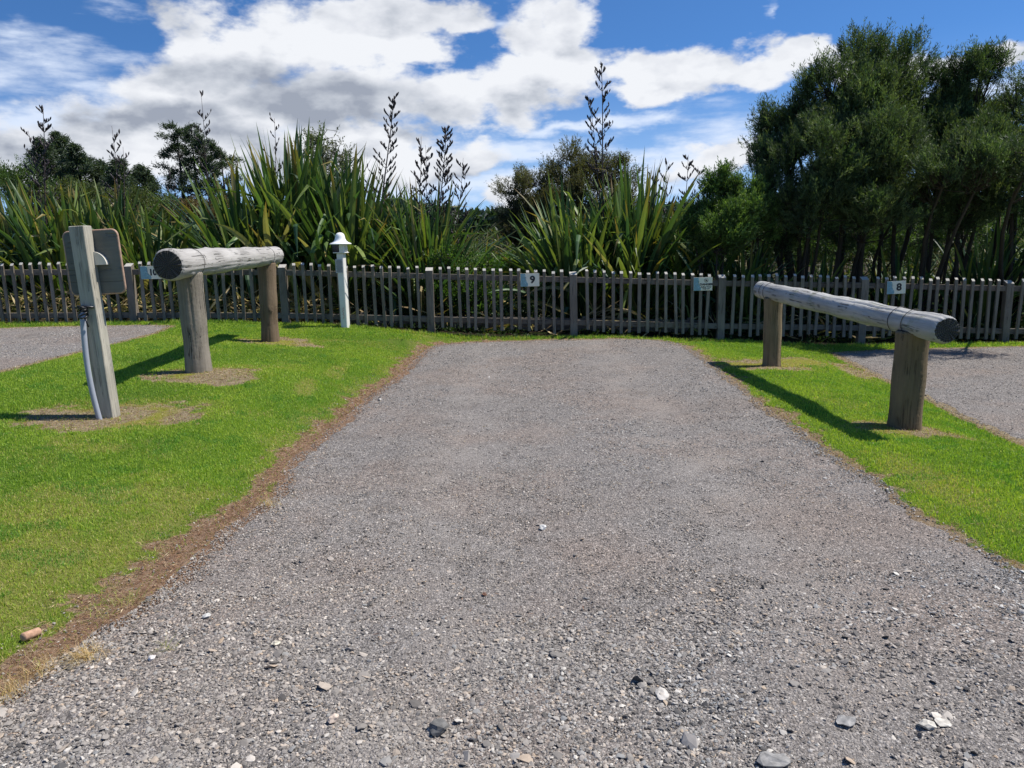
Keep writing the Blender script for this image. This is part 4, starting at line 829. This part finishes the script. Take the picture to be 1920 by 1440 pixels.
# ------------------------------------------------------------------ shrubs and trees made of twig tufts
def blob3(bl, Y): 
    out_ = []
    for b_ in bl:
        px, py, rx, ry = b_[:4]; yy = Y+(b_[4] if len(b_) > 4 else 0); c = atY(px, py, yy); k = yy/F; out_.append((c, rx*k, max(rx, ry)*.85*k, ry*k))
    return out_
def tufts(blobs, ntuft, nleaf, tl, ll, lw, cols, tips, rng, up=.6, surf=2.2, gap=.0, ragged=.16):
    """twig tufts spread through ellipsoids; returns mesh arrays + tuft roots"""
    vol = np.array([b_[1]*b_[3]*b_[2]**.5 for b_ in blobs]); pr = vol/vol.sum()
    C = np.array([b_[0] for b_ in blobs]); Rr = np.array([[b_[1], b_[2], b_[3]] for b_ in blobs]); ns_ = 13
    sd = norm(rng.normal(size=(len(blobs), ns_, 3))); sr = .25+.62*rng.random((len(blobs), ns_, 1))**.6; SCn = (C[:, None]+sd*Rr[:, None]*sr).reshape(-1, 3)
    SR = (Rr[:, None]*rng.uniform(.24, .46, (len(blobs), ns_, 1))).reshape(-1, 3); SO = (sd*sr).reshape(-1, 3); p2 = np.repeat(pr, ns_)*SR.mean(1)**1.3; p2 /= p2.sum()
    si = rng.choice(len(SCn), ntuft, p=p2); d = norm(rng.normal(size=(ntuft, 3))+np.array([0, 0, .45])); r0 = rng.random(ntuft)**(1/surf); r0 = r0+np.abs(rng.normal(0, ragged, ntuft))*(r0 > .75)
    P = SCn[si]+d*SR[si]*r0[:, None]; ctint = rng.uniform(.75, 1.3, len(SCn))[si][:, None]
    d = norm(SO[si]*1.1+d*.8); r = np.clip(r0, 0, 1.1)
    if gap > 0:
        g_ = fbm(P[:, 0]*1.7+P[:, 1]*.9, P[:, 2]*1.7+3, 1.6, 3); k = g_ > gap; P, d, r, ctint = P[k], d[k], r[k], ctint[k]
    n = len(P); D = norm(d*.75+np.array([0, 0, up])+rng.normal(0, .35, (n, 3))); T = tl*rng.uniform(.6, 1.3, n)
    t = rng.random((n, nleaf)); base = P[:, None]+D[:, None]*(T[:, None]*(t-.35))[:, :, None]+rng.normal(0, .012, (n, nleaf, 3))
    ld = norm(D[:, None]*1.25+rng.normal(0, .55, (n, nleaf, 3))); L = ll*rng.uniform(.6, 1.25, (n, nleaf))
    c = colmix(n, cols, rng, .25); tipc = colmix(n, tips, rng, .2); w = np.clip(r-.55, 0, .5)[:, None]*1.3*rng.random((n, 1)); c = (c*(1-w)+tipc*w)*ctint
    cl = c[:, None]*(1+rng.normal(0, .12, (n, nleaf, 1)))*np.ones((1, 1, 3)); 
    V, Q, CC = kites(base.reshape(-1, 3), ld.reshape(-1, 3), L.ravel(), lw*rng.uniform(.7, 1.3, n*nleaf), np.clip(cl.reshape(-1, 3), .003, 1), rng=rng)
    return V, Q, CC, P, D, T
def limb(mb, A, B, ra, rb, rng, sag=.12, n=7):
    A = np.array(A, float); B = np.array(B, float); L = np.linalg.norm(B-A); o_ = rng.normal(0, sag*L*.5, 3); o_[2] *= .3
    pts = [A+(B-A)*t+o_*math.sin(t*math.pi)+np.array([0, 0, .08*L*math.sin(t*math.pi)]) for t in np.linspace(0, 1, n)]
    mb.tube(pts, [ra+(rb-ra)*t for t in np.linspace(0, 1, n)], 6, cap=False); return pts
def tree(name, label, cat, group, Y, blobs, stems, ntuft, nleaf, tl, ll, lw, cols, tips, seed, stem_r=.045, up=.6, twigs=.3, matl='needle', barkm='bark', gap=0., surf=2.2, ragged=.16, cr='crown'):
    rng = np.random.default_rng(seed); B3 = blob3(blobs, Y); sx_ = np.mean([atY(s_[0], 520, Y)[0] for s_ in stems]); z0 = hz(sx_, Y); root = empty(name, (sx_, Y, z0), label, cat, group); o0 = np.array([sx_, Y, z0])
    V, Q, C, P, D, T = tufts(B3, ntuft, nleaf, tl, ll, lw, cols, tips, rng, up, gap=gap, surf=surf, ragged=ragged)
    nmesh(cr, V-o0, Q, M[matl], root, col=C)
    mb = MB(); ends = []
    for (bpx, yo) in stems:
        bx_ = atY(bpx, 520, Y+yo)[0]; ends.append(np.array([bx_, Y+yo, hz(bx_, Y+yo)-.08]))
    tw = []
    for i, (c_, rx, ry, rz_) in enumerate(B3):
        j = int(np.argmin([abs(e_[0]-c_[0])*.8+abs(e_[1]-c_[1])*.3+rng.random()*.5 for e_ in ends])); pts = limb(mb, ends[j]-o0, c_-o0, stem_r*rng.uniform(.7, 1.1), stem_r*.28, rng)
        tw.append((pts, c_-o0))
    allp = np.array([p for pts, _ in tw for p in pts[3:]])
    k = rng.choice(len(P), int(len(P)*twigs), replace=False)
    for i in k:
        q = P[i]-o0-D[i]*T[i]*.3; dd = ((allp-q)**2).sum(1)+np.where(allp[:, 2] > q[2], 1., 0); a = allp[int(np.argmin(dd))]
        m_ = (a+q)/2+rng.normal(0, .05, 3); mb.tube([a, m_, q, q+D[i]*T[i]*.8], [.010, .007, .004, .0015], 4, cap=False)
    mb.build('trunk', M[barkm], root, smooth=True)
    return root
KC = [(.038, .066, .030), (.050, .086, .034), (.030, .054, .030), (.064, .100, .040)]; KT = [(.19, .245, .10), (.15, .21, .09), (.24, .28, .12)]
GT = 'fine leaved trees crowding the right of the fence'
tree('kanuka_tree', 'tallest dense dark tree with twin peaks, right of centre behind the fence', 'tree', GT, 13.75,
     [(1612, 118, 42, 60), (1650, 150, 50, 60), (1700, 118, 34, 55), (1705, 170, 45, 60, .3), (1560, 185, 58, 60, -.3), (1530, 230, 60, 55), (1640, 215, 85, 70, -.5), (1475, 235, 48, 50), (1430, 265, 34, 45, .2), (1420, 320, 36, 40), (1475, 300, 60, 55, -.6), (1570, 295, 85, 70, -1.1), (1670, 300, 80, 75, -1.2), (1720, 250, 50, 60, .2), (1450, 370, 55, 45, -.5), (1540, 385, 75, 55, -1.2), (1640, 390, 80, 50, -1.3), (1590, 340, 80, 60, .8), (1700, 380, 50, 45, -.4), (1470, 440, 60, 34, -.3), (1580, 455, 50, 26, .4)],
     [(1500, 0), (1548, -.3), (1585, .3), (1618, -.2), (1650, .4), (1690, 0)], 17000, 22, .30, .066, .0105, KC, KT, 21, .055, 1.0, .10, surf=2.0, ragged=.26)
tree('kanuka_tree', 'airy dark tree with wind swept top, between the twin peaked tree and the right edge', 'tree', GT, 13.6,
     [(1790, 165, 36, 45, .2), (1838, 140, 32, 42), (1865, 125, 24, 38), (1800, 225, 60, 50, .3), (1850, 215, 50, 50, .5), (1755, 215, 34, 40, .3), (1760, 270, 40, 50, -.2), (1830, 290, 75, 50, -.5), (1760, 345, 55, 40, -.9), (1850, 350, 60, 50, -.8), (1800, 400, 70, 35, -.6), (1860, 300, 70, 45, -2.0), (1790, 310, 60, 40, -1.8)],
     [(1735, 0), (1765, .3), (1800, -.2), (1835, .2), (1868, 0)], 11000, 20, .30, .066, .0105, KC, KT, 22, .045, 1.1, .12, gap=.14, surf=1.8, ragged=.26)
tree('kanuka_tree', 'dark tree cut by the right edge of the photo', 'tree', GT, 13.4,
     [(1905, 160, 30, 45), (1925, 230, 45, 60), (1900, 300, 45, 60, -.3), (1960, 180, 60, 70), (1990, 290, 80, 90, -.5), (2080, 240, 80, 110), (1935, 390, 60, 50, -.6), (2060, 400, 90, 60, -.5), (1950, 290, 80, 50, -2.2), (2060, 280, 80, 50, -2.2)],
     [(1900, 0), (1945, .2), (1990, -.2), (2060, 0)], 7500, 20, .30, .066, .0095, KC, KT, 23, .05, 1.0, .10, gap=.22, surf=2., ragged=.26)
tree('bright_bush', 'soft bright green bush hugging the left side of the tallest tree', 'bush', None, 12.85,
     [(1345, 345, 34, 32), (1390, 365, 40, 38), (1320, 395, 38, 34), (1370, 410, 55, 42, -.3), (1420, 420, 48, 45), (1300, 425, 26, 28), (1345, 450, 60, 34, -.3)],
     [(1350, 0), (1390, .2)], 5200, 18, .20, .055, .012, [(.065, .12, .035), (.085, .155, .04), (.05, .10, .03)], [(.19, .28, .08), (.23, .31, .09)], 24, .03, .8, .1, matl='leaf')
tree('manuka_bush', 'greyish brown open bush rising behind the big flax, left part', 'bush', 'greyish bushes behind the big flax', 17.0,
     [(960, 365, 28, 30), (995, 350, 34, 34), (1020, 385, 48, 44), (960, 410, 36, 40), (1000, 440, 60, 45)], [(980, 0), (1010, .2)], 4200, 15, .24, .055, .012, [(.10, .10, .045), (.12, .11, .06), (.08, .085, .04)], [(.20, .20, .09), (.18, .16, .09)], 25, .03, .7, .2, barkm='bark_grey', gap=.2, surf=1.8)
tree('manuka_bush', 'greyish brown rounded bush behind the tallest seed stalk', 'bush', 'greyish bushes behind the big flax', 17.3,
     [(1070, 300, 40, 30), (1055, 345, 50, 42), (1120, 320, 48, 38), (1165, 325, 36, 36), (1110, 380, 80, 50), (1185, 360, 26, 34), (1080, 430, 80, 50), (1170, 420, 60, 50)], [(1070, 0), (1110, .3), (1150, 0)], 8000, 15, .24, .055, .012, [(.10, .10, .045), (.12, .11, .06), (.08, .085, .04)], [(.21, .21, .08), (.18, .17, .09)], 26, .035, .7, .2, barkm='bark_grey', gap=.2, surf=1.8)
tree('sparse_tree', 'thin pale leaved tree behind the tallest flax clump', 'tree', None, 17.0,
     [(600, 262, 34, 32), (575, 295, 30, 28), (632, 290, 30, 34), (650, 320, 22, 30), (600, 335, 55, 40), (560, 340, 30, 30)], [(600, 0)], 1100, 9, .24, .055, .022, [(.10, .12, .06), (.13, .14, .08)], [(.22, .23, .14), (.18, .20, .10)], 27, .03, .6, .4, matl='leaf', barkm='bark_grey', gap=.38, surf=1.6)
tree('green_bush', 'rounded green bush behind the leftmost flax', 'bush', 'bushes behind the flax row', 20,
     [(25, 345, 60, 32), (-50, 350, 60, 40), (70, 365, 50, 30)], [(20, 0)], 1800, 12, .3, .07, .02, [(.05, .09, .025), (.06, .10, .03)], [(.12, .18, .05)], 28, .04, .5, .1, matl='leaf')
tree('green_bush', 'green bush low between flax clumps on the left', 'bush', 'bushes behind the flax row', 18,
     [(150, 375, 60, 30), (230, 385, 60, 30), (300, 400, 50, 26)], [(200, 0)], 1500, 12, .3, .06, .02, [(.06, .09, .03), (.09, .11, .03)], [(.16, .18, .05)], 29, .04, .5, .1, matl='leaf')
tree('russet_bush', 'brownish shrub in the gap left of the biggest flax', 'bush', None, 19,
     [(360, 405, 50, 22), (400, 400, 40, 22)], [(370, 0)], 900, 11, .3, .06, .02, [(.11, .07, .03), (.14, .08, .04), (.10, .10, .04)], [(.2, .14, .07)], 30, .03, .5, .2, matl='leaf')
for i, (bl, st_, lab, Yb) in enumerate([([(1480, 440, 110, 60), (1400, 470, 90, 50)], [(1470, 0)], 'mid green shrub glimpsed under the left of the tallest tree', 17.5), ([(1600, 430, 100, 70), (1700, 460, 90, 50)], [(1620, 0)], 'mid green shrub glimpsed between the trunks of the tallest tree', 18.), ([(1800, 430, 110, 70), (1900, 450, 100, 70), (2020, 440, 110, 80)], [(1850, 0)], 'mid green shrub glimpsed under the trees at right', 17.8)]):
    tree('understorey_shrub', lab, 'shrub', 'shrubs in the shade behind the trees', Yb, bl, st_, 2600, 12, .3, .06, .02, [(.05, .10, .03), (.07, .12, .03), (.04, .07, .025)], [(.13, .20, .05)], 40+i, .04, .5, .12, matl='leaf')
tree('green_shrub', 'leafy dark shrub just behind the fence left of the number 9 sign', 'shrub', None, 12.75,
     [(850, 490, 50, 26), (900, 500, 45, 22), (830, 545, 60, 40), (900, 560, 60, 40)], [(860, 0)], 1300, 9, .16, .045, .022, [(.035, .08, .018), (.05, .11, .02)], [(.14, .24, .04)], 43, .012, .6, .15, matl='leaf')
tree('lime_weed', 'lime green ferny weed showing above the number 9 sign', 'weed', None, 14.2,
     [(965, 500, 34, 20), (1005, 497, 30, 18), (940, 510, 26, 16)], [(975, 0)], 1100, 12, .16, .04, .010, [(.12, .22, .03), (.16, .27, .04)], [(.24, .36, .06)], 44, .01, .8, .1, matl='leaf')

# conifers far behind
def conifer(px, Y, topy, botw, lab, seed, shape='spruce', nb=90):
    rng = np.random.default_rng(seed); x = atY(px, 450, Y)[0]; z0 = hz(x, Y); top = atY(px, topy, Y)[2]; Ht = top-z0; wR = botw*Y/F
    root = empty('conifer' if shape == 'spruce' else 'pine_tree', (x, Y, z0), lab, 'conifer' if shape == 'spruce' else 'pine', 'dark conifers far behind the left flax' if shape == 'spruce' else 'tall dark pines behind the flax')
    mb = MB(); lean = rng.normal(0, .02)*Ht; mb.tube([(lean*t*t, 0, Ht*t) for t in np.linspace(0, 1, 8)], [.022*Ht*(1.05-t) for t in np.linspace(0, 1, 8)], 7, cap=False); P = []; D = []
    for i in range(nb):
        if shape == 'spruce': t = .12+.88*(i+rng.random())/nb; r = wR*(1-t)**.8*rng.uniform(.6, 1.25)+.1; dz = -.05
        else: t = .22+.78*((i+rng.random())/nb)**.8; r = wR*(.55+.6*math.sin(min(1, t)*2.6))*rng.uniform(.35, 1.2)*(1 if t < .9 else .6); dz = .10
        a = rng.random()*6.28; d = np.array([math.cos(a), math.sin(a), 0]); b0 = np.array([lean*t*t, 0, Ht*t]); b1 = b0+d*r+np.array([0, 0, r*(dz+.25)])
        mb.tube([b0, (b0+b1)/2+np.array([0, 0, r*.04]), b1], [.012*Ht*(1.1-t)*.6, .006*Ht*(1.1-t), .01], 4, cap=False)
        m_ = int(34 if shape == 'spruce' else 30); tt = rng.random(m_)*(.8 if shape == 'spruce' else .45)+(.2 if shape == 'spruce' else .6)
        q = b0+(b1-b0)*tt[:, None]+rng.normal(0, 1, (m_, 3))*np.array([.10, .10, .025])*(r+.4)*(.8 if shape == 'spruce' else 1.); q[:, 2] += (-.10*r if shape == 'spruce' else 0)*tt; P.append(q); dd = norm(d*.7+rng.normal(0, .5, (m_, 3))+np.array([0, 0, -.25 if shape == 'spruce' else .5])); D.append(dd)
    P = np.concatenate(P); D = np.concatenate(D); rep = 6; P = np.repeat(P, rep, 0)+rng.normal(0, .07, (len(P)*rep, 3)); D = norm(np.repeat(D, rep, 0)+rng.normal(0, .5, (len(P), 3))); n = len(P)
    V, Q, C = kites(P, D, rng.uniform(.10, .26, n), rng.uniform(.025, .05, n), colmix(n, [(.045, .070, .038), (.06, .09, .045), (.075, .105, .05), (.035, .052, .036)], rng), rng=rng)
    nmesh('foliage', V, Q, M['needle'], root, col=C); mb.build('trunk', M['bark'], root, smooth=True)
for i, a in enumerate([(108, 36, 262, 92, 'dark conifer just right of the leftmost dark seed stalk'), (137, 38, 250, 84, 'tallest dark conifer of the far left group'), (168, 36, 272, 92, 'dark conifer sloping down on the right of the tallest one'), (203, 37, 304, 80, 'small conifer left of the two thin seed stalks'), (240, 35, 302, 84, 'dark conifer behind the two thin seed stalks'), (282, 36, 314, 100, 'spreading pale tipped conifer, last of the row before the pines')]):
    conifer(*a, seed=60+i)
for i, a in enumerate([(352, 45, 238, 30, 'flat topped dark pine, leftmost of the tall pines'), (378, 46, 240, 32, 'dark pine in the middle of the tall pines'), (402, 45, 258, 30, 'dark pine in front of a tall thin seed stalk'), (432, 44, 274, 26, 'lower rounded pine, rightmost of the tall pines')]):
    conifer(*a, seed=70+i, shape='pine', nb=44)
# far treeline and undergrowth: uncountable masses
def mass(name, label, cat, x, y, z, L, Wd, cols, m='leaf', up=.6):
    rng = np.random.default_rng(len(x)); n = len(x); P = np.stack([x, y, z], 1); D = norm(rng.normal(size=(n, 3))+np.array([0, 0, up]))
    V, Q, C = kites(P, D, L*rng.uniform(.5, 1.3, n), Wd*rng.uniform(.6, 1.3, n), colmix(n, cols, rng, .25), rng=rng); o = nmesh(name, V, Q, M[m], col=C); return tag(o, label, cat, kind='stuff')
r_ = np.random.default_rng(8); n = 60000; x = r_.uniform(-110, 110, n); hh = 2.0+5.2*fbm(x, x*0, .09, 4)+1.4*fbm(x+7, x*0, .6, 3); y = 95+r_.normal(0, 2.5, n); z = -.3+hh*r_.random(n)**.7*1.05
mass('woodland', 'low dark line of distant trees along the horizon', 'woodland', x, y, z, 1.1, .7, [(.035, .06, .04), (.05, .08, .045), (.03, .05, .04)])
n = 42000; x = r_.uniform(-30, 30, n); y = 19+r_.random(n)*8; hh = .5+1.3*fbm(x, y, .35, 3)+(y-19)*.06; z = H0(x, y)+hh*r_.random(n)**.6
mass('scrub', 'tangled low scrub filling the ground far behind the flax', 'scrub', x, y, z, .30, .05, [(.06, .09, .03), (.09, .11, .035), (.12, .10, .05), (.045, .07, .025)])
n = 60000; x = r_.uniform(-9.5, 9.5, n); y = 12.15+r_.random(n)**1.1*5.5; gp = fbm(x+3, y, 1.1, 3); k = (gp > .40) & (r_.random(n) < np.where(x < -3.2, .45, 1.)); x, y, gp = x[k], y[k], gp[k]; n = len(x)
hh = np.where(x > 2, .75, .6)*(gp-.3)*1.7*np.clip((y-12.05)*1.4, .25, 1.3); z = H0(x, y)+hh*r_.random(n)
z = z; mass('undergrowth', 'dark leafy undergrowth filling the bed behind the fence', 'undergrowth', x, y, z, .085, .035, [(.022, .045, .012), (.032, .065, .015), (.015, .03, .010), (.04, .075, .018)])
n = 4600; x = np.where(r_.random(n) < .82, r_.uniform(-9.4, -3, n), r_.uniform(-3, 9, n)); y = 12.12+r_.random(n)**1.3*2.6; z = H0(x, y)+.02+r_.random(n)**2*.32
def strips():
    rng = np.random.default_rng(77); P = np.stack([x, y, z], 1); a = rng.random(n)*6.28; ti = rng.normal(.15, .4, n); D = np.stack([np.cos(a)*np.cos(ti), np.sin(a)*np.cos(ti)*.6, np.sin(ti)], 1)
    L = rng.uniform(.2, .7, n); P[:, 1] = np.maximum(P[:, 1], 12.06+np.maximum(0, -D[:, 1]*L)); V, Q, C = kites(P, D, L, rng.uniform(.015, .04, n), colmix(n, [(.42, .32, .15), (.50, .40, .22), (.28, .20, .10), (.20, .22, .06), (.34, .30, .10)], rng), rng=rng)
    tag(nmesh('leaf_litter', V, Q, M['litter'], col=C), 'dry straw coloured fallen flax leaves on the bed behind the fence', 'leaf litter', kind='stuff')
strips()
# grass at the foot of the fence
print('objects', len(bpy.data.objects))
